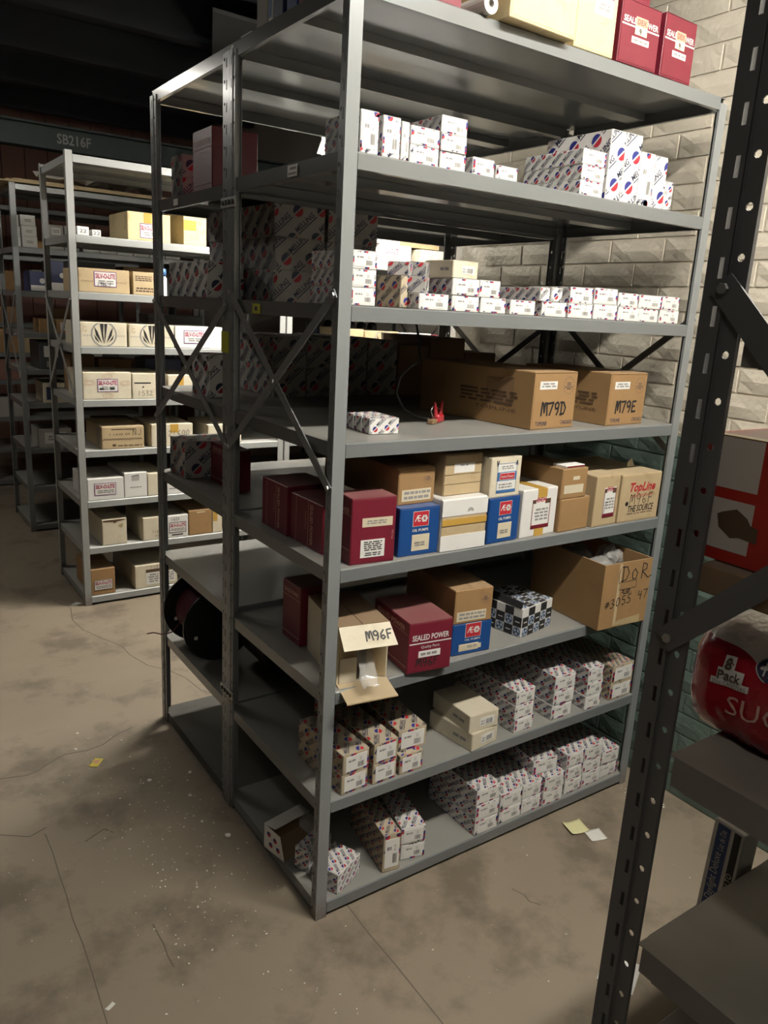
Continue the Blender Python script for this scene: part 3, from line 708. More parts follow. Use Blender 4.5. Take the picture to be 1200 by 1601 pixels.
def topline(label, x, y, z, w, d, h, rot=0, pen=None, lab2=True, group='brown cartons with stamp', pos=(.12, .70, .52, .84)):
    p = Pr(w, d, h); shell(p, 'kraft', True, 'top'); p.rect('front', .0, .985, 1, .992, 'p_brown')
    for i in range(16):
        a = 2*math.pi*i/16; r = min(w, h)*.15; p.disc('front', .80+r*math.cos(a)/w, .76 + r*math.sin(a)/h if pen else .70+r*math.sin(a)/h, min(w, h)*.010, 'p_navy', 1, 8)
    for k in range(4): v = (.80 if pen else .74)-k*.035; p.rect('front', .80-.05*(1+(k == 2)), v, .80+.05*(1+(k == 2)), v+.012, 'p_navy')
    if pen:
        p.pen('front', pen, .20, .24, h*.24, 'p_black', 2, .0056); p.text('front', 'TOPLINE', .22, .10, w*.27, h*.075, 'p_navy', 1, bold=.01); p.text('front', 'CHICAGO', .82, .10, w*.27, h*.075, 'p_navy', 1, bold=.01)
        p.lines('left', .38, .35, .88, .62, 4, 'p_brown', 1, 8); p.text('left', 'TOPLINE', .70, .28, d*.35, h*.06, 'p_brown', 1)
    if lab2:
        p.part('label'); p.slab('front', *pos, 'label_white' if pen else 'label_cream', .0004); p.lift += .0004; u0, v0, u1, v1 = pos; p.lines('front', u0+.03, v0+.03, u1-.03, v1-.02, 2, 'p_grey', 1, 6)
    return finish(p, 'carton', label, 'carton', x, y, z, rot, group)
def ae_blue(label, x, y, z, w, d, h, rot=0, lower=False):
    p = Pr(w, d, h); shell(p, 'blue', True, 'lid')
    e = .30*w; u, v = (.52, .77); hw = .19; hh = hw*w/h*.80
    p.rect('front', u-hw-.01, v-hh-.01*w/h, u+hw+.01, v+hh+.01*w/h, 'p_white', 1); p.rect('front', u-hw, v-hh, u+hw, v+hh, 'p_red', 2)
    p.text('front', '\u00c6', u-hw*.45, v+.01, hw*.8*w, hh*.9*h, 'p_white', 3, bold=.01)
    cx = u+hw*.45      # cog emblem
    for k in range(6): a = math.pi*k/3; p.disc('front', cx+math.cos(a)*hw*.26, v+math.sin(a)*hw*.26*w/h, hw*w*.17, 'p_white', 3, 10)
    p.disc('front', cx, v, hw*w*.22, 'p_white', 3, 10); p.disc('front', cx, v, hw*w*.11, 'p_red', 4, 8)
    p.text('front', 'OIL PUMPS', u, v-hh-.09, w*.40, h*.06, 'p_white', 1, bold=.015)
    p.part('label')
    if lower: p.slab('front', .18, .12, .68, .34, 'label_cream', .0006); p.slab('front', .2, .15, .75, .3, 'label_cream', .0012)
    else: p.slab('front', .32, .10, .76, .44, 'label_cream', .0006)
    p.lift += .0013; p.lines('front', .36, .2, .64, .30, 2, 'p_grey', 1, 5)
    finish(p, 'blue_box', label, 'box', x, y, z, rot, 'blue oil pump boxes')

# ---- third shelf
def open_carton():
    w, d, h = .133, .22, .150; t = .003; p = Pr(w, d, h); W, D = w/2, d/2; b = p.body; c = 'cream_card'
    b.box(-W, -D, 0, W, D, t, c); b.box(-W, D-t, t, W, D, h, c); b.box(-W, -D, t, -W+t, D-t, h, c); b.box(W-t, -D, t, W, D-t, h, c)
    p.part('top_flap'); q = p.mb; q.box(-W, -D, h, -.004, D, h+.0025, 'brown_card'); q.box(-.002, -D, h, W, D, h+.0025, 'brown_card')
    # inner dust flaps half closing the front, brown inside
    q = p.part('inner_flap').mb
    q.mesh([(-W+t,-D,.005),(-W+t+.055,-D+.012,.005),(-W+t+.055,-D+.012,h-.004),(-W+t,-D,h-.004),(-W+t,-D+.002,.005),(-W+t+.055,-D+.014,.005),(-W+t+.055,-D+.014,h-.004),(-W+t,-D+.002,h-.004)], [(0,1,2,3),(7,6,5,4),(0,4,5,1),(1,5,6,2),(2,6,7,3),(3,7,4,0)], 'tan_card')
    q.box(-W+t+.004, -D-.0015, .004, -W+t+.048, -D+.0005, .068, c)
    q = p.part('inner_flap').mb
    q.mesh([(W-t,-D,.005),(W-t-.045,-D+.02,.005),(W-t-.045,-D+.02,h-.004),(W-t,-D,h-.004),(W-t,-D+.002,.005),(W-t-.045,-D+.022,.005),(W-t-.045,-D+.022,h-.004),(W-t,-D+.002,h-.004)], [(3,2,1,0),(4,5,6,7),(1,5,4,0),(2,6,5,1),(3,7,6,2),(0,4,7,3)], 'tan_card')
    # flap lifted outward over the front, marked by pen
    q = p.part('front_flap').mb; fl = .062; a = math.radians(42); dy, dz = -math.cos(a)*fl, -math.sin(a)*fl
    top = [(-W, -D, h), (W, -D, h), (W+.004, -D+dy, h+dz), (-W-.002, -D+dy, h+dz)]; tn = Vector((0, -math.sin(a), math.cos(a)))*.0028
    up = [tuple(Vector(v)+tn) for v in top]
    q.mesh(top+up, [(0,1,2,3),(7,6,5,4),(0,4,5,1),(1,5,6,2),(2,6,7,3),(3,7,4,0)], 'cream_card')
    # pen strokes M96F on the tilted flap
    O = Vector(up[3]); U = (Vector(up[2])-O)/ (2*W+.006); V = (Vector(up[0])-O)/fl; x = .062; hh = .026
    for ch in 'M96F':
        for pl in PEN[ch]:
            for i in range(len(pl)-1):
                A = Vector((x+pl[i][0]*hh, .018+pl[i][1]*hh)); B = Vector((x+pl[i+1][0]*hh, .018+pl[i+1][1]*hh)); dd = (B-A).normalized(); n = Vector((-dd.y, dd.x))*.0021
                q.poly([O+U*g.x+V*g.y+tn*.25*(1+.05*i) for g in (A-n-dd*.0008, B-n+dd*.0008, B+n+dd*.0008, A+n-dd*.0008)], 'p_black')
        x += hh*.68
    q = p.part('front_flap').mb; a = math.radians(16); dy, dz = -math.cos(a)*.068, -math.sin(a)*.068
    lo = [(-W, -D, .004), (W, -D, .004), (W+.004, -D+dy, .004+dz), (-W+.002, -D+dy-.006, .004+dz)]
    q.mesh([(x, y, z-.003) for x, y, z in lo]+lo, [(3,2,1,0),(4,5,6,7),(0,1,5,4),(1,2,6,5),(2,3,7,6),(3,0,4,7)], 'tan_card')
    o = finish(p, 'open_carton', 'opened cream carton marked M96F with flaps hanging out, third shelf up', 'carton', .050, .028, .6410, -10)
    return o
oc = open_carton()
m = MB(); rr = random.Random(4)     # plastic bag spilling out of the open carton
V = []; Fc = []
for i in range(7):
    for j in range(6):
        t = i/6; V.append((-.022+.044*j/5+rr.uniform(-.003, .003), -.10-.075*t+rr.uniform(-.003, .003), .10-.088*min(1, t*1.15)+rr.uniform(-.004, .004)+ (.006 if t > .8 else 0)))
for i in range(6):
    for j in range(5): a = i*6+j; Fc.append((a, a+1, a+7, a+6))
m.mesh(V, Fc, 'clear_film'); bag = m.build('plastic_bag', None, oc.location, oc.rotation_euler.z, smooth=True)
tag(bag, 'clear plastic bag spilling from the opened cream carton', 'bag'); bag.modifiers.new('solid', 'SOLIDIFY').thickness = .0006
sealed('maroon box in shadow behind the opened cream carton, third shelf up', .075, .262, .6409, .10, .10, .165, 0, sticker=False)
sealed('maroon box with white lettering and pen mark M96F, third shelf up', .236, -.006, .6409, .128, .19, .137, -7, pen='M96F', front='logo')
ae_blue('blue box under a brown carton, third shelf up', .403, .023, .6409, .126, .15, .0895, -6, lower=True)
topline('brown stamped carton on the blue box, third shelf up', .404, .024, .7312, .120, .26, .094, -7, pos=(.07, .08, .84, .36))
def wheel_box():
    p = Pr(.152, .15, .086); shell(p, 'p_white', False, 'lid'); n = 5
    for f in ('front', 'left', 'top', 'right'):
        W, H = p.fr(f)[4:]; c = .030; nu = int(W/c)+1; nv = int(H/c)+1
        for i in range(nu):
            for j in range(nv):
                q = clip([(i*c, j*c), ((i+1)*c, j*c), ((i+1)*c, (j+1)*c), (i*c, (j+1)*c)], .001, .001, W-.001, H-.001)
                if len(q) < 3: continue
                cx, cy = (i+.5)*c, (j+.5)*c; ok = cx+.012 < W and cy+.012 < H
                if (i+j) % 2: 
                    p.pl(f, q, 'p_black', 1)
                    if ok: p.rect(f, (cx-.008)/W, (cy-.002)/H, (cx+.008)/W, (cy+.001)/H, 'p_white', 2)
                elif ok:
                    p.disc(f, cx/W, cy/H, .0125, 'p_lightblue', 2, 18, 0, 360, .0095); p.disc(f, cx/W, cy/H, .0045, 'p_lightblue', 2, 4, 45, 405)
                    for k in range(3): a = math.radians(90+120*k); p.disc(f, (cx+.007*math.cos(a))/W, (cy+.007*math.sin(a))/H, .0032, 'p_black', 3, 8)
    o = finish(p, 'wheel_print_box', 'black and white chequered box with blue wheel emblems, third shelf up', 'box', .662, .026, .6409, 11)
    m = MB(); m.mesh([(0,0,0),(.004,.14,.004),(.012,.14,.022),(.006,.0,.018),(.0015,0,0),(.0055,.14,.004),(.0135,.14,.022),(.0075,.0,.018)], [(0,3,2,1),(4,5,6,7),(0,1,5,4),(1,2,6,5),(2,3,7,6),(3,0,4,7)], 'p_black')
    m.build('torn_flap', o, (-.0775, -.07, .0868))
wheel_box()
def dor_carton():
    w, d, h, t = .203, .30, .203, .004; p = Pr(w, d, h); b = p.body; W, D = w/2, d/2
    b.box(-W, -D, 0, W, D, t, 'kraft'); b.box(-W, -D, t, W, -D+t, h, 'kraft'); b.box(-W, D-t, t, W, D, h, 'kraft'); b.box(-W, -D+t, t, -W+t, D-t, h, 'kraft'); b.box(W-t, -D+t, t, W, D-t, h, 'kraft')
    p.rect('front', .30, .02, .36, .99, 'tan_card', 1)
    p.pen('front', 'DOR', .36, .70, .052, 'p_black', 2, .0032, adv=.8); p.stroke('front', [(.066, .138), (.062, .165), (.066, .185)], .002, 'p_black', 2)
    p.frame('front', .34, .58, .70, .70, .0015, 'p_black', 2); p.lines('front', .40, .50, .62, .58, 3, 'p_black', 2, 4)
    p.pen('front', '#3055 47', .08, .30, .030, 'p_black', 2, .0028, adv=.78, slope=.10)
    q = p.part('packing_tape').mb; q.poly([(-W*.45, -D-.0006, .004), (W*.75, -D-.0006, .0), (W*.75, -D-.0006, .026), (-W*.2, -D-.0006, .020)], 'tape_brown')
    o = finish(p, 'carton', 'open brown carton inked #3055 47 with bagged parts inside, third shelf up', 'carton', .905, -.046, .6422, -3, 'brown cartons')
    for k, (bx, by, bz, sx, sy, sz, rz) in enumerate(((-.03, -.06, .165, .035, .045, .03, .4), (.045, -.03, .175, .04, .05, .038, -.5), (.0, .06, .165, .06, .05, .035, 1.0))):
        bm = bmesh.new(); bmesh.ops.create_icosphere(bm, subdivisions=3, radius=1); r = random.Random(k)
        for v in bm.verts:
            n = v.co.copy(); v.co *= 1+.14*math.sin(5*n.x+k)*math.cos(6*n.y)+r.uniform(-.09, .09); v.co.x *= sx; v.co.y *= sy; v.co.z *= sz
        me = bpy.data.meshes.new('parts_bag'); bm.to_mesh(me); bm.free(); me.materials.append(MATS['bag_film'])
        for f in me.polygons: f.use_smooth = k != 1
        a = math.radians(-3); q = obj('parts_bag', me, None, (o.location.x+bx, o.location.y+by, o.location.z+bz), rz)
        tag(q, ['small crinkled plastic bag at the front of the open brown carton', 'upright plastic bag at the right inside the open brown carton', 'large grey plastic bag at the back inside the open brown carton'][k], 'bag', 'plastic bags in carton')
        core = MB(); core.cbox(-sx*.55, -sy*.55, -sz*.5, sx*.55, sy*.55, sz*.45, 'grey_plastic', .006); core.build('part', q)
dor_carton()

# ---- fourth shelf
p = Pr(.118, .085, .159); shell(p, 'maroon', True, 'lid'); p.rect('left', .02, .22, .98, .232, 'p_faintred'); p.rect('left', .02, .735, .98, .745, 'p_faintred'); p.text('left', 'POWER', .55, .80, .06, .014, 'p_faintred', 1, bold=.02)
p.text('front', 'M-56', .93, .42, .022, .005, 'p_faintred', 1, rot=math.pi/2)
p.part('label'); p.slab('front', .24, .565, .92, .70, 'label_cream', .0004); p.lift += .0004; p.lines('front', .34, .60, .78, .67, 2, 'p_grey', 1, 3)
p.part('label'); p.slab('front', .22, .10, .76, .37, 'label_white', .0004); p.lift += .0004; p.lines('front', .27, .20, .70, .35, 5, 'p_black', 1, 9); p.lines('front', .30, .12, .68, .18, 2, 'p_black', 1, 19)
finish(p, 'maroon_box', 'maroon box with printed guarantee notice beside left post, fourth shelf up', 'box', .064, .014, .9494, -5, 'maroon boxes')
for k, (yy, d, h, x, t) in enumerate(((.112, .165, .120, .046, 'nearer'), (.283, .145, .130, .040, 'farther'))):
    p = Pr(.13, d, h); shell(p, 'maroon', True, 'lid')
    p.text('left', 'SEALED POWER', .68, .5, h*.86, d*.085, 'p_faintred', 1, rot=-math.pi/2, bold=.02); p.rect('left', .575, .02, .585, .98, 'p_faintred'); p.rect('left', .20, .02, .21, .98, 'p_faintred'); p.text('left', 'Quality Parts', .50, .55, h*.4, d*.04, 'p_faintred', 1, rot=-math.pi/2)
    finish(p, 'maroon_box', '%s of two maroon boxes lettered down the side, fourth shelf up' % t, 'box', x, yy, .9494, 0, 'maroon boxes')
ae_blue('blue box left of the taped white box, fourth shelf up', .202, .016, .9494, .118, .15, .1205, -2)
topline('long brown stamped carton on the left blue box, fourth shelf up', .212, .044, 1.0706, .112, .34, .090, 1, pos=(.10, .10, .90, .42))
p = Pr(.145, .17, .134); shell(p, 'white_card', False, 'topx')
p.slab('front', .0, .68, 1.0, .985, 'white_card', .0022); p.slab('front', .0, .01, 1.0, .31, 'white_card', .0022); p.slab('front', .01, .31, .99, .68, 'tan_card', .0010)
p.lift = .0014; p.rect('front', .0, .48, 1, .492, 'p_brown', 2); p.lift = .0025
p.disc('front', .62, .74, .0095, 'p_black', 2, 20, 0, 180, .0075); p.disc('front', .62, .74, .0055, 'p_black', 2, 20, 0, 180, .0035); p.rect('front', .55, .86, .68, .885, 'p_black'); p.rect('front', .57, .90, .66, .92, 'p_black')
p.part('tape_strip'); p.slab('front', .02, .50, 1, .62, 'tape_amber', .0005)
finish(p, 'taped_box', 'white box with tan taped middle band, fourth shelf up', 'box', .321, .006, .9494, -1)
p = Pr(.123, .22, .105); shell(p, 'tan_card', False, 'top'); 
for v0, v1 in ((.02, .27), (.29, .50), (.52, .76), (.78, .98)): p.slab('front', .01, v0, .99, v1, 'tan_card', .0014 if v0 < .2 or v0 > .7 else .0009)
p.lift = .0016; p.part('label'); p.slab('front', .25, .55, .80, .78, 'label_white', .0004); p.lift += .0004; p.lines('front', .40, .70, .62, .76, 1, 'p_grey', 1, 3)
finish(p, 'carton', 'tan ridged carton with white label standing on the taped white box', 'carton', .344, .036, 1.0841, 1)
ae_blue('blue box right of the taped white box, fourth shelf up', .478, .006, .9494, .114, .14, .1215, 3)
p = Pr(.109, .13, .105); shell(p, 'cream_card', True, 'lid'); p.pen('front', 'V', .16, .80, .014, 'p_black', 2, .003); p.pen('front', 'A', .80, .80, .012, 'p_black', 2, .003)
p.part('label'); p.slab('front', .20, .12, .84, .86, 'label_white', .0004); p.lift += .0004; p.rect('front', .20, .12, .84, .19, 'p_lightblue'); p.rect('front', .20, .42, .84, .64, 'p_lightblue'); p.frame('front', .20, .12, .84, .86, .001, 'p_lightblue', 2)
p.rect('front', .28, .44, .78, .62, 'p_white', 2); p.rect('front', .29, .455, .77, .605, 'p_red', 3); p.text('front', 'Sealed Power', .53, .53, .045, .007, 'p_white', 4); p.lines('front', .32, .70, .72, .80, 2, 'p_grey', 1, 3); p.lines('front', .26, .22, .72, .36, 2, 'p_grey', 1, 7)
finish(p, 'cream_box', 'cream box with blue and red label standing on the right blue box', 'box', .478, .012, 1.0716, 2)
def dex_label(p, u0, v0, u1, v1, pen=None):
    p.part('label'); p.slab('front', u0, v0, u1, v1, 'label_white', .0004); p.lift += .0004
    p.rect('front', u0, v1-.10, u0+.10, v1-.02, 'p_brown'); p.rect('front', u1-.16, v1-.12, u1, v1-.02, 'p_brown'); p.rect('front', u0, v0, u1, v0+.08, 'maroon'); p.text('front', 'DEX', (u0+u1)/2, v1-.03, (u1-u0)*.55*p.w, .085*p.h, 'p_red', 2, bold=.02)
    p.frame('front', u0, v0, u1, v1-.02, .0025, 'maroon', 1); p.lines('front', u0+.08, v0+.16, u1-.06, v1-.2, 4, 'p_grey', 1, 6)
    if pen: p.stroke('front', [((u0+.06)*p.w, (v0+.1)*p.h), ((u0+.08)*p.w, (v0+.3)*p.h), ((u0+.2)*p.w, (v0+.3)*p.h)], .002, 'p_black', 2)
p = Pr(.140, .20, .132); shell(p, 'white_card', True, 'top'); 
dex_label(p, .28, .16, .80, .80); p.part('packing_tape'); p.slab('front', .40, .0, .66, .16, 'tape_amber', .0006); p.slab('front', .42, .82, .68, 1.0, 'tape_amber', .0006); p.slab('top', .42, .0, .66, 1.0, 'tape_amber', .0003)
finish(p, 'carton', 'scuffed white carton with maroon edged label and amber tape, fourth shelf up', 'carton', .600, .011, .9494, 3)
p = Pr(.126, .22, .094); shell(p, 'kraft', True, 'top'); finish(p, 'carton', 'lower plain brown carton under another, fourth shelf up', 'carton', .746, .008, .9494, 3, 'brown cartons')
p = Pr(.104, .20, .085); shell(p, 'kraft', True, 'top'); p.part('label'); p.slab('front', .10, .18, .86, .46, 'label_cream', .0004); p.part('label'); p.slab('front', .42, .62, .68, .74, 'label_cream', .0004)
finish(p, 'carton', 'upper brown carton with cream label, fourth shelf up', 'carton', .744, .011, 1.0442, 1, 'brown cartons')
m = MB(); m.cbox(0, 0, 0, .078, .05, .007, 'label_white', .001); m.box(.0015, -.0006, .0015, .0765, .02, .0055, 'maroon'); tag(m.build('card_pack', None, (.762, .016, 1.1302), .05), 'thin maroon and white card pack lying on upper brown carton', 'card pack')
p = Pr(.110, .24, .150); shell(p, 'tan_card', True, 'top'); dex_label(p, .36, .16, .86, .76, True); finish(p, 'carton', 'tan carton with maroon framed label, fourth shelf up', 'carton', .884, .006, .9494, 3)
p = Pr(.184, .26, .145); shell(p, 'tan_card', True, 'topx')
p.text('front', 'TopLine', .53, .70, .118, .036, 'p_red', 1, bold=.03, shear=.3); p.rect('front', .25, .545, .83, .555, 'p_red'); p.rect('front', .25, .515, .80, .522, 'p_red'); p.text('front', 'THE SOURCE', .54, .27, .120, .021, 'p_black', 1, bold=.02, shear=.2); p.disc('front', .17, .39, .007, 'p_black', 1); p.lines('front', .16, .15, .86, .18, 1, 'p_brown', 1, 2); p.pen('front', 'M96F', .24, .36, .034, 'p_black', 2, .0018, adv=.82)
finish(p, 'carton', 'tan carton with slanted red lettering beside right post, fourth shelf up', 'carton', .998, .007, .9494, 0)
m = MB(); m.mesh([(0,0,0),(.035,0,0),(.030,.004,.012),(.02,.002,.026),(.006,.004,.015),(0,.002,0),(.035,.002,0),(.030,.006,.012),(.02,.004,.026),(.006,.006,.015)], [(0,1,2,3,4),(9,8,7,6,5),(0,5,6,1),(1,6,7,2),(2,7,8,3),(3,8,9,4),(4,9,5,0)], 'cream_card'); tag(m.build('card_scrap', None, (1.118, .09, 1.0964)), 'torn cream card scrap standing on the red lettered tan carton', 'scrap')

# ---- fifth shelf
for i, t in enumerate(('front', 'middle', 'rear')):
    patterned('patterned_box', '%s box of three small ones in file behind left post, fifth shelf up' % t, .150+.002*i, .088+i*.039, 1.2407, .080, .037, .037, -5, lab=False, sc=.032, seed=1)
def ratchet():
    e = empty('hose_clamp_tool', (.45, .21, 1.2407), .5); tag(e, 'red forked clamp tool with wire loop lying on fifth shelf up', 'tool')
    m = MB()
    for k in (-1, 1): m.tube([(k*.012, 0, .006), (k*.016, .0, .02), (k*.020, .0, .040), (k*.026, .0, .056)], [.006, .007, .005, .003], 'red_plastic', 8)
    m.build('fork', e, smooth=True)
    m = MB(); m.cbox(-.020, -.012, .0, .020, .012, .024, 'red_plastic', .005); m.build('body', e)
    m = MB(); m.tube([(-.020, 0, .012), (-.034, 0, .02), (-.040, .004, .034), (-.030, .004, .046), (-.012, .002, .042), (.008, 0, .036)], .0018, 'steel', 6); m.build('wire_loop', e, smooth=True)
    m = MB(); m.cbox(-.048, -.008, 0, -.016, .010, .012, 'brown_card', .002); m.build('pad', e)
ratchet()
m = MB(); m.tube([(.435, .225, 1.247), (.42, .27, 1.250), (.399, .30, 1.268), (.372, .30, 1.31), (.382, .30, 1.353), (.423, .31, 1.382), (.473, .34, 1.390), (.52, .40, 1.40), (.55, .45, 1.45), (.55, .47, 1.498)], .0036, 'cable_grey', 8); tag(m.build('cable', None, smooth=True), 'dark cable hanging in a loop above the red clamp tool', 'cable')
o = topline('large brown carton inked M79D, fifth shelf up', .622, .032, 1.2407, .178, .44, .151, 5, pen='M79D')
m = MB(); m.mesh([(0,0,0),(0,.10,0),(0,.10,.07),(0,0,.075),(-.010,.02,.078),(-.004,.05,.06)], [(0,3,2,1),(3,5,4),(3,2,5)], 'brown_card'); m.build('torn_flap', o, (-.0895, -.15, .055))
topline('brown carton inked M79E, fifth shelf up by right post', .918, .030, 1.2407, .176, .32, .148, 4, pen='M79E')

# ---- sixth shelf
rl = random.Random(11)
for i, nm in enumerate(('lowest', 'middle', 'topmost')): patterned('patterned_box', '%s of three stacked boxes beside the left post, sixth shelf up' % nm, .034, .012, 1.5330+i*.0372, .064, .17, .0365, 0, sc=.034)
ORD = ['first', 'second', 'third', 'fourth', 'fifth', 'sixth', 'seventh', 'eighth', 'ninth', 'tenth']
low = [(.215, .086, .034), (.310, .084, .0350), (.396, .083, .0345), (.489, .088, .0345), (.600, .090, .0360), (.693, .092, .0360), (.789, .096, .0390), (.890, .087, .0360), (.980, .086, .0355), (1.069, .089, .0360)]
for i, (x, w, h) in enumerate(low): patterned('patterned_box', '%s box from the left in the long lower row, sixth shelf up' % ORD[i], x, .010+rl.uniform(0, .004), 1.5330, w-.002, .16, h, rl.uniform(-1, 1), sc=.036, cols=('p_red', 'p_red', 'p_navy') if i in (6,) else ('p_blue', 'p_red', 'p_navy'))
up = [(.308, .081, .0370, 1.5686), (.390, .067, .0380, 1.5682), (.589, .035, .032, 1.5696), (.627, .041, .034, 1.5696), (.698, .089, .040, 1.5696), (.790, .093, .040, 1.5727), (.887, .084, .036, 1.5696), (.974, .100, .036, 1.5692), (1.078, .082, .037, 1.5696)]
for i, (x, w, h, z) in enumerate(up): patterned('patterned_box', '%s box from the left lying on the long row, sixth shelf up' % ORD[i], x, .012+rl.uniform(0, .004), z, w-.002, .15, h, rl.uniform(-1, 1), sc=.036, lab=w > .05, cols=('p_red', 'p_red', 'p_navy') if i == 5 else ('p_blue', 'p_red', 'p_navy'))
patterned('patterned_box', 'turned box with grey side on the first low box, sixth shelf up', .238, .022, 1.5676, .038, .074, .036, 42, 'grey_card', lab=False, sc=.04)
patterned('patterned_box', 'turned box behind, bridging above the grey sided one, sixth shelf up', .222, .066, 1.6045, .036, .05, .030, 42, 'grey_card', lab=False, sc=.04)
patterned('patterned_box', 'turned grey box second of the upper pair, sixth shelf up', .278, .075, 1.6062, .045, .05, .032, 40, 'grey_card', lab=False, sc=.04)
patterned('patterned_box', 'small box on end at the left of the low row, sixth shelf up', .190, .05, 1.5330, .022, .08, .070, 8, 'aged_card', lab=False, sc=.04)
plain_white('plain white box lying on top of the stacked boxes, sixth shelf up', .305, .012, 1.6064, .078, .10, .038, 3)

# ---- seventh shelf
for x, w, h, nm in ((.041, .044, .080, 'first'), (.095, .044, .078, 'second'), (.1415, .020, .074, 'third, narrow')):
    patterned('patterned_box', '%s upright box beside the left post, seventh shelf up' % nm, x, .010, 1.8295, w, .14, h, 0, sc=.036, lab=True)
stack(7, 'boxes right of the upright ones', 2, .165, .010, .078, .0355, .17)
stack(7, 'boxes fourth from the left post', 3, .247, .010, .073, .0345, .18)
patterned('patterned_box', 'left box of the low pair, left half of seventh shelf up', .338, .010, 1.8295, .066, .13, .035, 2)
patterned('patterned_box', 'right box of the low pair, left half of seventh shelf up', .408, .010, 1.8295, .066, .13, .028, 0)
patterned('patterned_box', 'left box behind the low pair, seventh shelf up', .34, .150, 1.8295, .075, .13, .055, 4)
patterned('patterned_box', 'right box behind the low pair, seventh shelf up', .425, .145, 1.8295, .060, .13, .052, 4)
stack(7, 'boxes by tall upright ones', 3, .684, .006, .086, .0345, .20, 1)
for x, w, h, nm, d in ((.777, .054, .162, 'first and tallest from left', .22), (.834, .062, .163, 'second', .22), (.899, .058, .128, 'third', .20), (.960, .048, .127, 'fourth', .20), (1.011, .033, .071, 'small fifth', .15)):
    patterned('patterned_box', '%s of the upright boxes, right half of seventh shelf up' % nm, x, .008, 1.8295, w, d, h, 0, sc=.075 if w > .04 else .036, lab=w > .05 and h < .14)

# ---- top shelf
Z8 = 2.1374
def shelf_marked(label, x, y, z, w, d, h, rot):
    p = Pr(w, d, h); shell(p, 'maroon', True, 'lid')
    p.text('front', 'SEALED POWER', .5, .70, w*.88, h*.10, 'p_white', 1, bold=.02); p.rect('front', .02, .60, .98, .625, 'p_white'); p.text('left', 'SEALED POWER', .82, .5, h*.8, d*.07, 'p_faintred', 1, rot=-math.pi/2)
    p.part('label'); p.slab('front', .36, .50, .66, .78, 'label_cream', .0008); p.lift += .0008; p.rect('front', .37, .64, .65, .77, 'p_salmon'); p.text('front', 'DEX', .51, .705, w*.22, h*.08, 'p_red', 2); p.pen('front', '9', .46, .515, h*.09, 'p_black', 2, .0022); p.lift -= .0008
    p.part('label'); p.slab('front', .30, .36, .74, .46, 'label_white', .0004); p.lift += .0004; p.lines('front', .34, .38, .70, .44, 1, 'p_grey', 1, 3)
    q = p.part('end_flap').mb; W, D = w/2, d/2     # tongue of the tuck flap with rounded corners
    pts = [(-W+.012, .006), (W-.012, .006), (W-.004, .016), (W-.004, .40*h), (-W+.004, .40*h), (-W+.004, .016)]
    q.poly([(a, -D-.0012, b) for a, b in pts], 'maroon')
    finish(p, 'maroon_box', label, 'box', x, y, z, rot, 'maroon boxes on the top shelf')
shelf_marked('maroon box tagged 9 at the right end, top shelf', .916, .0, Z8, .132, .2, .142, 2)
shelf_marked('maroon box tagged 9 next to the tan cartons, top shelf', .752, .0, Z8, .146, .2, .136, 0)
sealed('maroon box lying on top of the tagged one, top shelf', .79, .06, Z8+.1378, .13, .12, .10, 0, sticker=False, side=False)
p = Pr(.134, .22, .19); shell(p, 'yellow_card', True, 'top'); p.part('label'); p.slab('front', .42, .42, .88, .66, 'label_white', .0004); p.lift += .0004; p.rect('front', .42, .62, .88, .635, 'p_red'); p.rect('front', .42, .645, .88, .655, 'p_red'); p.lines('front', .5, .47, .8, .56, 2, 'p_grey', 1, 2)
finish(p, 'carton', 'tan carton with white label set back beside maroon box, top shelf', 'carton', .602, .0, Z8, .0)
p = Pr(.205, .30, .19); shell(p, 'yellow_card', True, 'top'); p.part('label'); p.slab('front', .50, .38, .86, .52, 'label_white', .0004); p.lift += .0004; p.rect('front', .50, .39, .86, .40, 'p_red'); p.rect('front', .50, .41, .86, .42, 'p_red')
finish(p, 'carton', 'wide tan carton jutting over the front edge, top shelf', 'carton', .372, -.032, Z8, 2)
m = MB(); m.lathe([(.008, 0), (.020, 0), (.020, .30), (.008, .30), (.008, 0)], 'paper', 20, 'y'); m.lathe([(.0070, -.001), (.0085, -.001), (.0085, .301), (.0070, .301), (.0070, -.001)], 'grey_card', 16, 'y')
ro = m.build('paper_roll', None, (.336, -.012, Z8+.0205), .04); tag(ro, 'roll of white paper between the maroon box and tan carton', 'roll')
sealed('maroon box left of the paper roll, top shelf', .115, .008, Z8, .165, .2, .17, 3, sticker=False, side=False, front='logo')
sealed('maroon box seen from its side behind the front post, top shelf', .012, .085, Z8, .09, .145, .15, 0, sticker=False)
for y0, y1, h, mt, nm in ((.236, .285, .15, 'blue', 'bright blue folder'), (.302, .350, .16, 'dark_blue', 'dark blue folder'), (.356, .374, .15, 'label_white', 'thin white and blue folder'), (.380, .435, .145, 'grey_card', 'grey folder')):
    m = MB(); m.cbox(.012, y0, 0, .24, y1, h, mt, .002); m.box(.016, y0+.004, .002, .2405, y1-.004, h-.006, 'paper')
    if 'thin' in nm: m.box(.0112, y0+.002, .01, .012, y1-.002, h*.55, 'p_lightblue')
    tag(m.build('folder', None, (0, 0, Z8)), nm+' standing on edge on the top shelf', 'folder', 'folders on the top shelf')

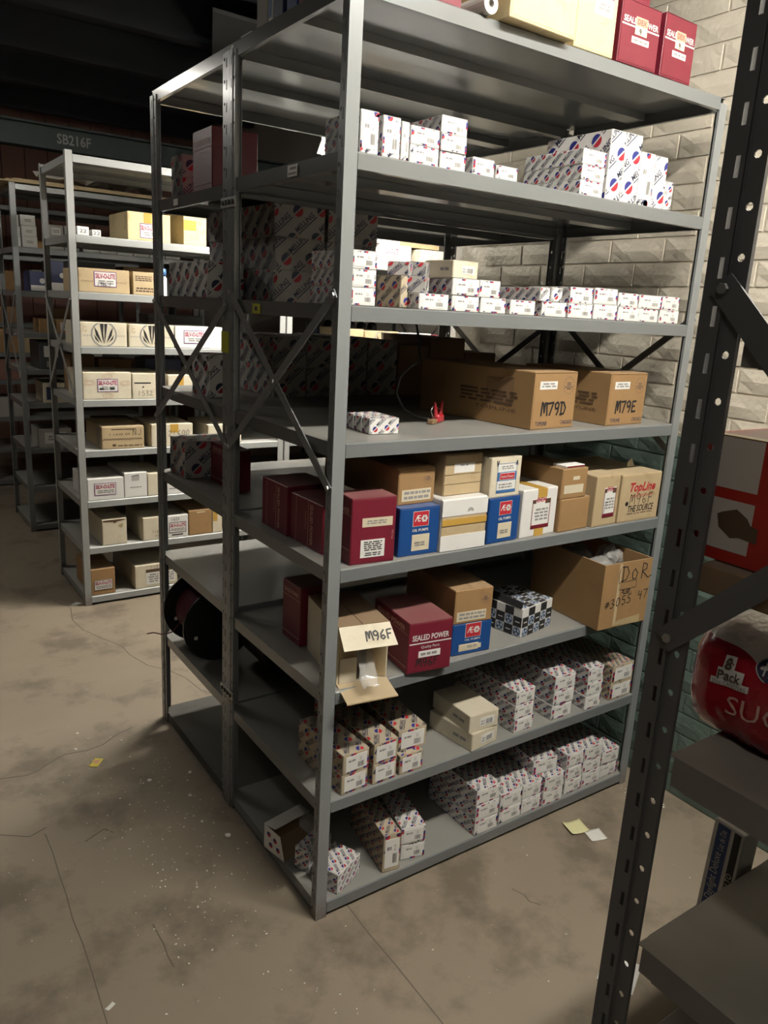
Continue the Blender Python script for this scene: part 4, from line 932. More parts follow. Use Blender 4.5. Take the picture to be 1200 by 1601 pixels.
# ---- rear unit, seen through the open left side
PC = ('p_navy', 'p_red', 'p_navy')
def big(label, x, y, z, w, d, h, rot=0, sc=.075, card='grey_card', **k): patterned('patterned_carton', label, x, y, z, w, d, h, rot, card, sc, False, 'disc-printed cartons in the rear rack', cols=PC, **k)
for i, nm in enumerate(('lower', 'upper')): big(nm+' small carton behind the rear left post, seventh shelf of rear rack', .05, 1.035, 1.8206+i*.0655, .10, .095, .065)
p = Pr(.14, .145, .175); shell(p, 'maroon', True, 'lid'); p.text('left', 'SEALED POWER', .5, .80, .115, .016, 'p_faintred', 1, bold=.02); p.rect('left', .02, .705, .98, .715, 'p_faintred'); p.text('left', 'Quality Parts', .5, .64, .05, .009, 'p_faintred', 1); p.rect('left', .02, .16, .98, .17, 'p_faintred')
finish(p, 'maroon_box', 'large maroon box with faint lettering, high in the rear rack', 'box', .05, .80, 1.8206, 0, 'maroon boxes')
p = Pr(.13, .2, .04); shell(p, 'brown_card', True, 'lid'); finish(p, 'carton', 'flat brown carton right of the maroon box, high in rear rack', 'carton', .24, .82, 1.8206, 0)
for i, nm in enumerate(('bottom', 'middle', 'top')):
    big(nm+' carton of the left high stack in the rear rack', .146+(.004 if i == 1 else 0), .598, 1.5330+i*.0868, .158, .47, .086, 0)
    big(nm+' carton of the right high stack in the rear rack', .318-(.003 if i == 1 else 0), .602, 1.5330+i*.0868, .168, .46, .086, 0)
big('carton at the left edge beside the high stack in rear rack', .026, .775, 1.5330, .112, .32, .102, 0, card='white_card')
big('tall carton at the left edge, fifth shelf of the rear rack', .05, .822, 1.2407, .10, .145, .125, 0, card='white_card')
for i, nm in enumerate(('lower', 'upper')):
    big(nm+' left carton of the four block, fifth shelf of rear rack', .250, .80, 1.2407+i*.0936, .118, .30, .093, 0); big(nm+' right carton of the four block, fifth shelf of rear rack', .371, .80, 1.2407+i*.0936, .110, .30, .093, 0)
big('wide carton by the rear left post, fourth shelf of rear rack', .032, .990, .9536, .185, .14, .122, 0, sc=.085)
sealed('maroon box behind the paired middle posts, fourth shelf of rear rack', .105, .75, .9536, .05, .2, .13, 0, sticker=False)
for k, (x, w, h, c) in enumerate(((.485, .115, .19, 'g'), (.604, .12, .185, 'g'), (.730, .13, .17, 'b'), (.865, .16, .20, 'b'), (1.03, .15, .15, 'b'))):
    if c == 'g': big('%s carton right of the four block, fifth shelf of rear rack' % ORD[k], x, .80, 1.2407, w, .30, h, 0)
    else: p = Pr(w, .3, h); shell(p, 'brown_card', True, 'top'); finish(p, 'carton', '%s carton right of the four block, fifth shelf of rear rack' % ORD[k], 'carton', x, .80, 1.2407, 0, 'dim cartons in the rear rack')
def spool():
    e = empty('cable_spool', (.10, .86, .3458)); tag(e, 'black cable spool with dark red wire, second shelf of rear rack', 'spool')
    for y in (0, .19):
        m = MB(); m.lathe([(.0, y), (.020, y), (.128, y), (.128, y+.008), (.02, y+.008), (0, y+.008)], 'black_plastic', 32, 'y', (0, 0, .128)); fl = m.build('flange', e, fix=True)
        m = MB(); m.lathe([(0, y-.0008), (.007, y-.0008), (.007, y)], 'label_white', 10, 'y', (-.085, 0, .095)); m.build('hole', fl)
    m = MB(); m.lathe([(.085, .008)]+[(.085+.004*(i % 2), .008+.182*i/24) for i in range(25)], 'wire_maroon', 24, 'y', (0, 0, .128)); m.build('wire_winding', e)
    m = MB(); m.tube([(-.085, .12, .12), (-.11, .16, .06), (-.125, .22, .03), (-.15, .24, .035), (-.17, .25, .03)], .0022, 'wire_maroon', 6); m.build('wire_end', e, smooth=True)
spool()
m = MB(); m.lathe([(0, 0), (.115, 0), (.12, .006), (.12, .20), (.115, .206), (0, .206)], 'black_plastic', 28, 'y', (0, 0, .121)); tag(m.build('drum', None, (.265, .62, .3458)), 'plain black drum lying in front of the cable spool', 'drum')

# ================================================================= SECOND AISLE RACK CONTENT
Y2 = 2.412
def silv_label(p, u0, v0, u1, v1, m='p_purple', fr=True):
    p.part('label'); p.slab('front', u0, v0, u1, v1, 'label_white', .0006); p.lift += .0006
    if fr: p.frame('front', u0, v0, u1, v1, .003, m, 1)
    p.text('front', 'SILV-O-LITE', (u0+u1)/2, v0+(v1-v0)*.70, (u1-u0)*.88*p.w, (v1-v0)*.34*p.h, 'p_pinkred', 2, bold=.03); p.lines('front', u0+.06, v0+(v1-v0)*.15, u1-.06, v0+(v1-v0)*.45, 2, 'p_grey', 2, 5)
def emblem(p, u=.5):
    """ring with three dark feather-like blades"""
    H, W = p.h, p.w; r = H*.52; cx, cy = u*W, H*.52
    def arc(r0, r1, m, lv):
        n = 28
        for i in range(n):
            a, b = 2*math.pi*i/n, 2*math.pi*(i+1)/n
            q = clip([(cx+r0*math.cos(a), cy+r0*math.sin(a)), (cx+r1*math.cos(a), cy+r1*math.sin(a)), (cx+r1*math.cos(b), cy+r1*math.sin(b)), (cx+r0*math.cos(b), cy+r0*math.sin(b))], .002, .002, W-.002, H-.002)
            if len(q) > 2: p.pl('front', q, m, lv)
    arc(r*.93, r*1.05, 'p_grey', 1)
    for pts in ([(-.30,.85),(.0,.85),(-.06,.1),(.0,-.8),(-.14,-.2)], [(.30,.85),(.05,.85),(.06,.1),(.02,-.8),(.14,-.2)], [(-.75,.6),(-.5,.2),(-.16,-.75),(-.62,-.1)], [(.75,.6),(.5,.2),(.16,-.75),(.62,-.1)], [(-.8,.0),(-.35,-.7),(-.7,-.4)], [(.8,.0),(.35,-.7),(.7,-.4)]):
        for t in range(1, len(pts)-1):
            q = clip([(cx+a*r, cy+b*r) for a, b in (pts[0], pts[t], pts[t+1])], .002, .002, W-.002, H-.002)
            if len(q) > 2: p.pl('front', q, 'p_black', 2)
    for s in (-1, 1):
        for k in range(7):
            x = cx+s*(r*1.15+k*.009)
            if .006 < x < W-.006: p.pl('front', [(x-.003, H*.42), (x, H*.42), (x+.004, H*.50), (x+.001, H*.50)], 'p_grey', 1)
def c2(label, shelf, x, w, h, card='cream_card', fn=None, d=.3, y=Y2, name='carton', z=None, rot=0):
    p = Pr(w-.002, d, h); shell(p, card, True, 'topx')
    if fn: fn(p)
    finish(p, name, label, 'carton', x, y, (Z2[shelf] if z is None else z)+.0006, rot, 'cartons on the second aisle rack')
A2 = 'second aisle rack'
def f7a(p): silv_label(p, .28, .10, .66, .62, 'p_purple'); p.part('packing_tape'); p.slab('front', .38, .64, .56, 1.0, 'tape_amber', .0006)
c2('cream carton with amber tape and purple label, high on '+A2, 7, .291, .205, .125, 'yellow_card', f7a)
def f7b(p): p.part('packing_tape'); p.slab('front', .0, .45, .55, .75, 'tape_amber', .0006); p.main(); p.text('front', 'JEEP', .45, .22, .05, .035, 'tan_card', 1)
c2('tall cream carton with square amber tape patch, high on '+A2, 7, .559, .118, .152, 'yellow_card', f7b, .34)
for x, w, h, nm in ((.065, .053, .036, 'left'), (.130, .041, .027, 'right')): c2('%s small white box at the left post, high on %s' % (nm, A2), 7, x, w, h, 'white_card', lambda p: p.text('front', '22', .5, .5, .03, .015, 'p_black', 1), .2, name='small_box')
def f6a(p): silv_label(p, .30, .26, .74, .90, 'p_purple'); p.main(); p.pen('front', '1N6J', .36, .26, .022, 'p_black', 6, .0018); [p.pl('front', [(.01+k*.008, .045), (.012+k*.008, .045), (.016+k*.008, .053), (.014+k*.008, .053)], 'p_brown', 1) for k in range(7)]; [p.pl('front', [(.17+k*.008, .045), (.172+k*.008, .045), (.176+k*.008, .053), (.174+k*.008, .053)], 'p_brown', 1) for k in range(6)]; p.text('front', '23', .15, .72, .03, .024, 'tan_card', 1)
c2('tan carton with purple label over torn flap on '+A2, 6, .061, .233, .106, 'tan_card', f6a)
def f6b(p): p.lines('front', .1, .60, .85, .85, 3, 'p_brown', 1, 3); p.lines('front', .12, .12, .9, .35, 2, 'p_brown', 1, 5)
c2('smaller tan carton with brown print beside torn label one, '+A2, 6, .308, .110, .105, 'tan_card', f6b)
c2('left of two cartons with black feather emblem, '+A2, 5, .059, .215, .110, 'cream_card', lambda p: (emblem(p), p.text('front', 'G', .09, .72, .018, .026, 'tan_card', 1)))
c2('right of two cartons with black feather emblem, '+A2, 5, .283, .223, .108, 'cream_card', lambda p: (emblem(p), p.text('front', 'G', .09, .72, .018, .026, 'tan_card', 1)))
c2('white carton with small purple framed label beside emblem cartons', 5, .510, .25, .107, 'white_card', lambda p: silv_label(p, .18, .22, .60, .82))
def f4a(p):
    for u, v, a in ((.13, .62, 1), (.5, .86, 0), (.87, .6, 1), (.5, .14, 0)):
        W, H = p.w, p.h; n = 20
        for r0, r1 in ((.9, 1.0), (.55, .62)):
            for i in range(n):
                t, s = 2*math.pi*i/n, 2*math.pi*(i+1)/n; rx, ry = .024, .013
                p.pl('front', [(u*W+rx*r0*math.cos(t), v*H+ry*r0*math.sin(t)), (u*W+rx*r1*math.cos(t), v*H+ry*r1*math.sin(t)), (u*W+rx*r1*math.cos(s), v*H+ry*r1*math.sin(s)), (u*W+rx*r0*math.cos(s), v*H+ry*r0*math.sin(s))], 'p_faintred', 1)
    silv_label(p, .29, .28, .72, .76); p.rect('front', .33, .36, .42, .42, 'p_black', 3); p.rect('front', .55, .36, .64, .44, 'p_black', 3)
c2('cream carton with faint red ovals around a purple label, '+A2, 4, .061, .227, .128, 'cream_card', f4a)
c2('cream carton inked 1532 NP beside the red oval one, '+A2, 4, .292, .168, .123, 'cream_card', lambda p: (p.pen('front', '1532 NP', .16, .12, .026, 'p_black', 2, .0018), p.rect('front', .06, .60, .55, .65, 'p_black'), p.pl('front', [(.045, .052), (.055, .064), (.058, .055)], 'p_black', 1)))
c2('flat cream carton with tape square partly hidden, '+A2, 4, .470, .133, .115, 'cream_card', lambda p: (p.rect('front', .35, .45, .62, .95, 'tape_amber'), p.rect('front', .15, .30, .9, .33, 'p_grey')))
def f3a(p):
    for k in range(31): p.rect('front', .02+k*.03, .40+.04*(k % 2), .05+k*.03, .44+.04*(k % 2), 'p_brown')
    p.text('front', '1  1-6-60  5SF', .42, .66, .10, .010, 'p_brown', 1); p.rect('front', .22, .86, .80, .90, 'p_brown'); p.pen('front', 'NJ', .72, .58, .034, 'p_black', 2, .002); p.rect('front', .24, .12, .32, .22, 'p_brown'); p.lines('front', .36, .10, .95, .18, 1, 'p_brown', 1, 3)
    W, H = p.d, p.h
    for k in range(-3, 4): p.stroke('left', [(W*.78+k*.006, .012), (W*.78+k*.012, .06), (W*.78+k*.011, .10)], .004, 'p_grey', 1)
c2('tan carton with chequer line and pen marks, '+A2, 3, .138, .207, .110, 'tan_card', f3a)
c2('cream carton inked 21600 with tape, '+A2, 3, .381, .217, .113, 'cream_card', lambda p: (p.pen('front', '21600', .40, .45, .032, 'p_black', 2, .002), p.rect('front', .45, .62, .65, 1.0, 'tape_amber'), p.rect('front', .48, .0, .62, .4, 'tape_amber'), p.pen('front', 'Y', .12, .3, .02, 'p_black', 2, .002)))
c2('cream carton beyond the inked 21600 one, '+A2, 3, .680, .19, .100, 'cream_card')
c2('white carton with wide purple framed label, '+A2, 2, .061, .176, .108, 'white_card', lambda p: silv_label(p, .18, .22, .78, .80))
c2('white carton with torn hand slot, '+A2, 2, .238, .116, .126, 'white_card', lambda p: (p.rect('front', .32, .68, .66, .88, 'grey_card'), p.pl('front', [(.036, .108), (.074, .112), (.074, .116), (.036, .111)], 'p_black', 2), p.lines('front', .25, .38, .75, .44, 1, 'p_grey', 1, 3)))
c2('cream carton third along, partly behind post, '+A2, 2, .356, .098, .116, 'cream_card'); c2('low white carton fourth along, '+A2, 2, .456, .10, .060, 'white_card', lambda p: p.rect('front', .1, .45, .9, .5, 'p_black'))
c2('cream carton with torn top standing alone at left, '+A2, 1, .122, .123, .133, 'cream_card', lambda p: (p.pl('front', [(.005, .122), (.055, .118), (.06, .110), (.075, .120), (.115, .126), (.115, .131), (.005, .131)], 'p_brown', 1), p.pl('front', [(.078, .10), (.10, .11), (.104, .095), (.09, .085)], 'tan_card', 2)))
c2('cream carton with small inked numbers, low on '+A2, 1, .326, .126, .121, 'cream_card', lambda p: (p.pen('front', '1162', .38, .30, .016, 'p_black', 2, .0016), p.pen('front', '112', .5, .12, .014, 'p_black', 2, .0016)))
c2('white carton with dark framed label, low on '+A2, 1, .454, .114, .119, 'white_card', lambda p: (silv_label(p, .08, .22, .90, .70, 'p_black'), p.main(), p.pen('front', '1625', .18, .78, .016, 'p_black', 2, .0016), p.rect('front', .2, .10, .75, .15, 'p_black')))
c2('plain brown carton with hand slot, low on '+A2, 1, .571, .131, .135, 'kraft', lambda p: p.rect('front', .34, .89, .70, .94, 'label_cream'))
c2('narrow cream carton beside brown one, low on '+A2, 1, .704, .056, .130, 'cream_card', lambda p: p.rect('front', .05, .5, .5, .95, 'tape_amber'))
c2('cream carton far along, low on '+A2, 1, .79, .15, .06, 'cream_card')
c2('brown carton with dark framed label, bottom of '+A2, 0, .057, .121, .137, 'kraft', lambda p: silv_label(p, .12, .18, .90, .58, 'p_brown'))
def f0b(p): p.part('label'); p.slab('front', .25, .12, .96, .80, 'label_white', .0006); p.lift += .0006; p.rect('front', .25, .66, .96, .80, 'p_brown'); p.lines('front', .3, .2, .55, .6, 4, 'p_grey', 1, 2); p.lines('front', .6, .2, .92, .6, 4, 'p_grey', 1, 7); p.main(); p.pen('front', '1-12', .36, .84, .014, 'p_black', 2, .0016)
c2('long cream carton with dark banded label, bottom of '+A2, 0, .279, .225, .124, 'cream_card', f0b, .42)
# right-hand unit of that rack
c2('white carton with pink lettered label, right half of '+A2, 7, 1.703, .225, .108, 'white_card', lambda p: silv_label(p, .16, .08, .62, .92, 'p_grey'))
c2('cream carton with faint barcode print, right half of '+A2, 7, 1.996, .172, .100, 'cream_card', lambda p: (p.text('front', '44-52', .45, .66, .04, .012, 'p_grey', 1), p.barcode('front', .3, .25, .6, .5, 'p_grey', 1, 4)))
c2('small white box marked with circled 2, right half of '+A2, 7, 1.690, .155, .042, 'white_card', lambda p: (p.disc('front', .78, .5, .016, 'p_black', 2, 20, 0, 360, .014), p.pen('front', '2', .74, .28, .018, 'p_black', 2, .0016)), .2, z=Z2[7]+.1095)
c2('long tan carton lying along the back, right half of '+A2, 7, 1.86, .31, .035, 'tan_card', None, .15, y=Y2+.05, z=Z2[7]+.1095)
c2('tan carton with pink lettering, right half of '+A2, 5, 1.50, .125, .124, 'tan_card', lambda p: silv_label(p, .15, .12, .92, .55, 'p_faintred'))
c2('tan carton with black feather emblem, right half of '+A2, 5, 1.633, .238, .118, 'tan_card', lambda p: emblem(p, .54))
c2('white carton with dark framed label, right half of '+A2, 5, 1.880, .235, .113, 'white_card', lambda p: silv_label(p, .36, .40, .76, .90, 'p_navy'))
c2('maroon carton end beside the right post of '+A2, 5, 2.118, .05, .108, 'maroon', lambda p: p.rect('front', .1, .66, .9, .72, 'p_white'))
for k, x in enumerate((1.52, 1.60, 1.67, 1.76, 1.84, 1.92)):
    m = MB(); m.lathe([(0, 0), (.030, 0), (.032, .004), (.032, .135), (.024, .155), (.012, .160), (.012, .178), (0, .178)], 'black_plastic', 14); m.lathe([(.0325, .03), (.0325, .12)], 'label_white' if k in (1, 3, 4) else 'dark_blue', 14)
    tag(m.build('bottle', None, (x, 2.78, Z2[5]+.0006), smooth=True), '%s black bottle behind the emblem carton, right half of second aisle rack' % ORD[k], 'bottle', 'black bottles')
m = MB(); m.lathe([(0, 0), (.018, 0), (.019, .003), (.019, .085), (.012, .095), (0, .095)], 'p_white', 16); m.lathe([(.0125, .0945), (.0165, .0945), (.0165, .128), (.004, .130), (0, .130)], 'p_lightblue', 16)
tag(m.build('bottle', None, (.462, 2.44, Z2[6]+.0006), smooth=True), 'slim white bottle with blue cap on second aisle rack', 'bottle')
for lab, sh, x, w, h, c in (('dark bundled part behind the torn label carton on ', 6, .10, .22, .145, 'grey_plastic'), ('brown carton hidden behind others on sixth level of ', 6, .36, .2, .135, 'brown_card'), ('brown carton behind the red oval carton on ', 4, .08, .12, .185, 'brown_card'), ('wide brown carton behind cream inked carton on ', 4, .22, .17, .165, 'brown_card'), ('blue and white carton deep behind posts on ', 4, .46, .2, .170, 'dark_blue'), ('dark carton behind the emblem cartons on ', 5, .48, .3, .150, 'grey_plastic')):
    p = Pr(w, .16, h); shell(p, c, True, 'top'); finish(p, 'carton', lab+A2, 'carton', x, 2.74, Z2[sh]+.0006, random.uniform(-4, 4), 'cartons at the back of the second aisle rack')

# ================================================================= THIRD ROW
def c3(label, sh, x, y, w, d, h, card, fn=None, dz=0, rot=0, name='carton', z=None):
    p = Pr(w, d, h); shell(p, card, True, 'lid')
    if fn: fn(p)
    finish(p, name, label, 'carton', x, y, (Z3[sh] if z is None else z)+dz+.0006, rot, 'cartons in the third row')
T3 = 'third row rack'
def wl(p): p.part('label'); p.slab('front', .18, .2, .82, .8, 'label_white', .0008); p.lift += .0008; p.lines('front', .28, .35, .72, .65, 2, 'p_grey', 1, 3)
for i, nm in enumerate(('lowest', 'middle', 'topmost, tilted')): c3('%s white box in leaning pile at left of %s' % (nm, T3), 7, .085+(.006, .004, 0)[i], 3.85, .085, .2, .060, 'white_card', wl, i*.0612, 0 if i < 2 else 2)
for i in range(2):
    for j in range(2): c3('%s %s of four grey boxed pieces on %s' % (('lower', 'upper')[i], ('left', 'right')[j], T3), 7, .245+j*.090, 3.85, .082, .2, .070, 'grey_card', wl, i*.0712)
for i in range(6): c3('%s low white box along the upper shelf of %s' % (ORD[i], T3), 7, .44+i*.105, 3.85, .098, .2, .038, 'white_card', wl if i < 2 else None)
for i, (x, w, h, c, nm) in enumerate(((.12, .10, .12, 'dark_blue', 'left dark blue box'), (.23, .11, .19, 'dark_blue', 'tall dark blue box'), (.35, .08, .12, 'dark_blue', 'right dark blue box'))):
    c3(nm+' with white lower band on '+T3, 6, x, 3.85, w, .2, h, c, lambda p: (p.rect('front', .04, .05, .96, .32, 'p_white'), p.disc('front', .7, .55, .016, 'p_white', 2, 14)))
c3('worn grey carton right of the dark blue boxes on '+T3, 6, .45, 3.85, .17, .25, .15, 'grey_card')
m = MB(); m.box(0, 0, 0, .045, .001, .05, 'tape_yellow'); tag(m.build('yellow_tag', None, (.47, 3.838, 1.492)), 'yellow tag hanging at the shelf edge of third row rack', 'tag')
c3('left brown box on the fifth level of '+T3, 5, .16, 3.85, .09, .2, .085, 'kraft'); c3('right brown box with label on the fifth level of '+T3, 5, .26, 3.85, .12, .2, .085, 'kraft', wl)
c3('brown box stacked at the back of the fifth level, '+T3, 5, .29, 4.06, .12, .2, .15, 'brown_card')
for k, x in enumerate((.15, .42)): c3('%s dark plastic case with white label on %s' % (('left', 'right')[k], T3), 4, x, 3.85, .22, .3, .17, 'grey_plastic', lambda p: (p.part('label'), p.slab('front', .12, .45, .50, .85, 'label_white', .0008), p.main(), p.rect('front', .18, .08, .3, .3, 'p_grey')))
c3('cream carton with dark blue panel on '+T3, 3, .16, 3.85, .15, .25, .125, 'cream_card', lambda p: p.rect('front', .12, .15, .5, .8, 'dark_blue'))
c3('cream carton low in '+T3, 3, .34, 3.86, .18, .25, .09, 'tan_card', wl); c3('wide tan carton low in '+T3, 3, .55, 3.86, .28, .25, .08, 'cream_card')
c3('grey carton on the second level of '+T3, 2, .12, 3.86, .2, .25, .12, 'grey_card', wl); c3('brown carton on the second level of '+T3, 2, .5, 3.86, .24, .25, .16, 'brown_card')
for k in range(3):
    m = MB(); m.cbox(0, 0, 0, 1.25-.1*k, .5, .007, 'tan_card', .001); tag(m.build('cardboard_sheet', None, (-.02+.04*k, 3.83, 2.1362+k*.0075), .01*k), '%s flat cardboard sheet lying on top of the third row rack' % ('bottom', 'middle', 'top')[k], 'cardboard', 'cardboard sheets')
m = MB(); rr = random.Random(9); V = []; Fc = []
for i in range(9):
    for j in range(5): V.append((i*.09+rr.uniform(-.02, .02), j*.1+rr.uniform(-.02, .02), rr.uniform(.02, .15)))
for i in range(8):
    for j in range(4): a = i*5+j; Fc += [(a, a+5, a+1), (a+1, a+5, a+6)]
m.mesh(V, Fc, 'panel_grey'); sh = m.build('plastic_sheet', None, (.25, 3.9, 2.155)); sh.modifiers.new('solid', 'SOLIDIFY').thickness = .003; tag(sh, 'crumpled pale plastic sheet on top of the third row rack', 'sheet')
for k, (x, sh_, h, c) in enumerate(((.05, 4, .18, 'kraft'), (.30, 4, .15, 'tan_card'), (.05, 5, .12, 'brown_card'), (.08, 6, .14, 'kraft'), (.1, 3, .16, 'pink_wall'), (.4, 6, .16, 'grey_card'), (.35, 7, .12, 'kraft'), (.1, 2, .15, 'grey_card'))):
    p = Pr(.22, .3, h); shell(p, c, True, 'top'); finish(p, 'carton', '%s dim carton at the left end of the fourth row rack' % ORD[k], 'carton', x, 5.26, Z3[sh_]+.0006, 0, 'cartons in the fourth row')

# ================================================================= NEAR RACK CONTENT
def red_box():
    # long red box lying along the end of the wooden shelf; its printed side faces the corridor
    w, d, h = .14, .30, .146; p = Pr(w, d, h); shell(p, 'box_red', False, 'lid'); p.lift = 0
    x0, yfar = -.030, -.895        # left face plane, far end
    def U(y): return (yfar-y)/d
    for z0, z1, nm in ((.015, .075, 'p'), (.087, .146, 'p')):
        for a, b in ((-.903, -.966), (-.992, -1.06)): p.rect('left', U(a), z0/h, U(b), z1/h-.004, 'panel_grey', 1)
    pts = [(-.923,1.318),(-.930,1.322),(-.946,1.328),(-.960,1.320),(-.965,1.313),(-.974,1.311),(-.975,1.294),(-.953,1.296),(-.943,1.293),(-.927,1.303)]
    p.pl('left', [((yfar-a), b-1.2626) for a, b in pts][::1], 'p_brown', 2)
    p.part('printed_window'); p.slab('left', U(-.985), .44, U(-1.05), .60, 'p_black', .0008)
    p.part('lit_top_strip'); p.slab('top', .0, .50, .12, 1.0, 'tape_amber', .0008)  # amber colour stands in for light falling on the box top
    o = finish(p, 'red_box', 'red box with grey panels and brown emblem on the near rack', 'box', x0, yfar-d, 1.2632, 0)
red_box()
def sweetener():
    # shrink-wrapped pack of canisters: bulging film over two rows
    L, Wd, H = .42, .17, .150; cx, yf, z0 = .02, -.872, 1.0130
    def prof(t, a):
        # t along the pack 0..1, a angle around the section
        e = min(1, (t*L/.05)) if t*L < .05 else min(1, ((1-t)*L/.05)); k = math.sqrt(max(0, 1-(1-e)**2)); k = .30+.70*k if e < 1 else 1
        lob = 1+.035*abs(math.sin(t*L/.078*math.pi)); ca, sa = math.cos(a), math.sin(a)
        sx = math.copysign(abs(ca)**.62, ca); sz = math.copysign(abs(sa)**.62, sa)
        r = random.Random(int(t*100)*977+int(a*50)); j = r.uniform(-.0016, .0016)
        top = 1+.10*math.sin(t*9)*max(0, sa)
        return (Wd/2*sx*k*lob+j, -t*L, max(0, H*.5+H*.5*sz*(k if sa > 0 else .25+.75*k)*lob*top+j))
    nt, na = 40, 40; V = []; Fc = []
    for i in range(nt+1):
        for k in range(na): V.append(prof(i/nt, 2*math.pi*k/na))
    for i in range(nt):
        for k in range(na): Fc.append((i*na+k, i*na+(k+1) % na, (i+1)*na+(k+1) % na, (i+1)*na+k))
    Fc.append(tuple(range(na))[::-1]); Fc.append(tuple(nt*na+k for k in range(na)))
    m = MB(); m.mesh(V, Fc, 'pack_film'); o = m.build('sweetener_pack', None, (cx+Wd/2, yf, z0), 0, smooth=True, fix=True)
    tag(o, 'red and white wrapped eight pack of sugar canisters on near rack', 'package')
    # film print: pieces are laid on the film surface by a ray cast onto the pack
    from mathutils.bvhtree import BVHTree
    bv = BVHTree.FromPolygons([Vector(v) for v in V], [f for f in Fc if len(f) == 4])
    def hit(y, z, off):
        loc, n, i, dist = bv.ray_cast(Vector((-1, y, z)), Vector((1, 0, 0))); return (loc.x-off if loc else -Wd/2-off, y, z)
    def lay(st, y, z, wd, ht, mt, off, bold=0, slope=0.0, name='lettering', mb=None):
        vs, tr, L_ = text2d(st, bold); q = mb or MB(); P = []
        for x, t in vs:
            a = (x/L_-.5)*wd; P.append(hit(y-yf-a, z-z0+(t-.5)*ht+a*slope, off))
        q.mesh(P, tr, mt); return q
    def plate(y, z, wd, ht, mt, off, slope, q):
        n = 8
        for i in range(n):
            a0 = -wd/2+wd*i/n; a1 = a0+wd/n; q.poly([hit(y-yf-a, z-z0+b+a*slope, off) for a, b in ((a0, -ht/2), (a1, -ht/2), (a1, ht/2), (a0, ht/2))], mt)
    sl = .10
    q = MB(); plate(-.948, 1.099, .050, .009, 'p_white', .0016, sl, q); plate(-.947, 1.111, .034, .014, 'p_white', .0018, sl, q); plate(-.943, 1.124, .014, .020, 'p_white', .0020, sl, q)
    lay('8', -.943, 1.124, .008, .016, 'p_brown', .0036, .03, sl, mb=q); lay('Pack', -.947, 1.109, .030, .013, 'p_brown', .0036, .02, sl, mb=q); lay('22oz CANISTERS', -.948, 1.0985, .044, .005, 'p_brown', .0036, 0, sl, mb=q); q.build('print', o)
    q = lay('SUGAR', -1.012, 1.079, .128, .026, 'p_faintred', .0012, 0, .12); q.build('print', o)
    q = MB(); n = 24; oy, oz = -.998, 1.135
    q.poly([hit(oy-yf+.024*math.cos(2*math.pi*i/n), oz-z0+.017*math.sin(2*math.pi*i/n), .0010) for i in range(n)], 'p_white'); q.poly([hit(oy-yf+.022*math.cos(2*math.pi*i/n), oz-z0+.015*math.sin(2*math.pi*i/n), .0016) for i in range(n)], 'p_navy'); lay('h', oy+.008, oz, .009, .016, 'p_white', .0022, mb=q); q.build('print', o)
sweetener()
# long lamp carton standing in the aisle, leaning on the near rack
def tube_carton():
    w, d, h = .045, .051, .335; p = Pr(w, d, h); shell(p, 'p_white', False, None); p.lift = 0
    p.rect('left', .14, .01, .56, .99, 'blue', 1); p.rect('left', .68, .01, .90, .99, 'p_black', 1)
    p.text('left', 'Daylight Deluxe', .34, .715, .088, .016, 'p_white', 3, rot=math.pi/2); p.text('left', 'Luz de D\u00eda', .36, .915, .036, .010, 'p_white', 3, rot=math.pi/2); p.text('left', 'ALTO', .79, .73, .030, .009, 'p_white', 3, rot=math.pi/2)
    o = finish(p, 'lamp_carton', 'narrow blue, white and black tube carton standing at the near rack edge', 'carton', 0, 0, 0, 0)
    a = Vector((0, -.03, 1)).normalized(); y = Vector((0, 1, 0)); y = (y-a*y.dot(a)).normalized(); x = y.cross(a)
    T = Vector((.20, -.866, .787))           # far upper corner of the printed face
    R3 = Matrix((x, y, a)).transposed(); org = T - R3 @ Vector((-w/2, d/2, h))
    M4 = R3.to_4x4(); M4.translation = org; o.matrix_world = M4
tube_carton()

# ================================================================= FLOOR LITTER
def sheet(name, label, x, y, w, d, rz, mt, curl=.002, z=.0008, cat='paper'):
    n = 6; V = []; Fc = []; m = MB()
    for i in range(n+1):
        for j in range(n+1):
            u, v = i/n-.5, j/n-.5; V.append((u*w, v*d, curl*(abs(u)*2)**3*1.4+curl*.5*(abs(v)*2)**4))
    for i in range(n):
        for j in range(n): a = i*(n+1)+j; Fc.append((a, a+n+1, a+n+2, a+1))
    m.mesh(V, Fc, mt); o = m.build(name, None, (x, y, z), rz, smooth=True); s = o.modifiers.new('solid', 'SOLIDIFY'); s.thickness = .0006; s.offset = 1
    return tag(o, label, cat)
sheet('paper_note', 'pale yellow square note lying on the aisle floor', .878, -.085, .062, .058, -.25, 'yellow_paper', .003, .0022)
sheet('paper_note', 'white slip half under the yellow note on the aisle floor', .905, -.140, .055, .05, -.30, 'paper', .0015, .0006)
sheet('card_sheet', 'scuffed white card on the floor behind the near post', .552, -.520, .10, .085, .45, 'p_white', .001, .0006)
o = sheet('sticker', 'small yellow and red sticker on the corridor floor', -.291, .984, .050, .030, .9, 'sticker_yellow', .0008, .0006, 'sticker')
m = MB(); m.lathe([(0, .0012), (.010, .0012)], 'p_salmon', 12, 'z'); m.build('sticker_print', o, (.004, 0, .0012))
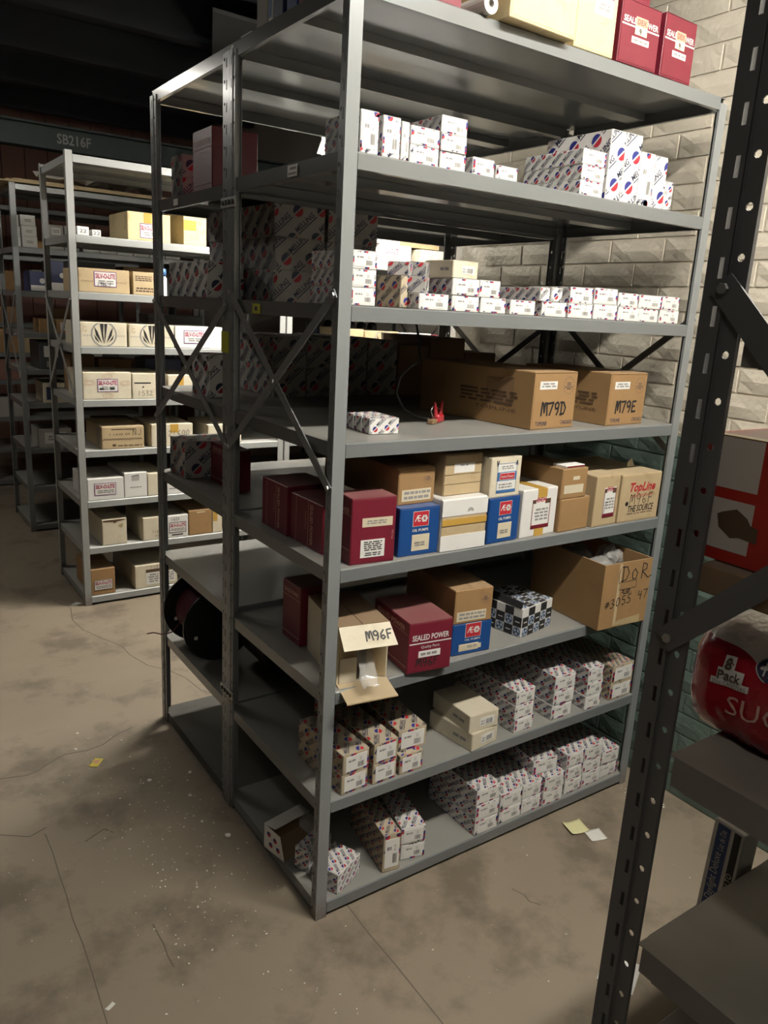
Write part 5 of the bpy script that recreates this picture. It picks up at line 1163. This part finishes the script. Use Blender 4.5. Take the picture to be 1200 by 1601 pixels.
sheet('paper_scrap', 'white paper scrap near the bottom left of the floor', -.510, .017, .022, .010, .5, 'paper', .001)
sheet('paper_scrap', 'white paper scrap by the foot of second aisle rack', -.012, 2.608-.16, .040, .035, .6, 'paper', .001)
for k, (x, y, s) in enumerate(((-.06, .42, .024), (-.10, .52, .012), (-.085, .66, .014), (-.17, .80, .018), (-.04, .78, .015), (-.30, 1.20, .014), (-.33, 1.10, .012))):
    m = MB(); r = random.Random(k+50); pts = [(math.cos(a)*s*r.uniform(.3, .6), math.sin(a)*s*r.uniform(.25, .5)) for a in [i*math.pi/3 for i in range(6)]]
    m.mesh([(a, b, 0) for a, b in pts]+[(a*.8, b*.8, s*.16) for a, b in pts], [tuple(range(6, 12)), tuple(range(5, -1, -1))]+[(i, (i+1) % 6, 6+(i+1) % 6, 6+i) for i in range(6)], 'debris')
    tag(m.build('plaster_chip', None, (x, y, .0006), k), '%s pale chip from the near end along the rack foot' % ORD[k], 'chip', 'pale chips along the rack foot')
m = MB(); r = random.Random(21)
def fleck(x, y, s):
    if -.012 < x < 1.24 and y > -.012: return
    a = r.uniform(0, 6.28); q = [(x+s*math.cos(a+b)*f, y+s*math.sin(a+b)*f) for b, f in ((0, 1), (1.7, .5), (3.1, .9), (4.6, .5))]
    m.mesh([(u, v, .0005) for u, v in q]+[(u, v, .0005+s*.25) for u, v in q], [(3,2,1,0),(4,5,6,7),(0,1,5,4),(1,2,6,5),(2,3,7,6),(3,0,4,7)], 'debris')
for _ in range(210): fleck(r.gauss(-.20, .10), r.gauss(.50, .30), r.choice((.0016, .002, .0028, .0038)))
for _ in range(70): fleck(r.uniform(-.7, .1), r.uniform(-.3, 1.2), r.choice((.0014, .0018, .0024)))
for _ in range(45): fleck(r.gauss(1.21, .03), r.gauss(-.06, .05), r.choice((.002, .003, .005)))
for _ in range(30): fleck(r.uniform(.2, 1.2), r.uniform(-.7, -.05), r.choice((.0012, .0016, .003)))
tag(m.build('crumbs'), 'scattered pale crumbs and flecks on the floor around racks', 'crumbs', None, 'stuff')
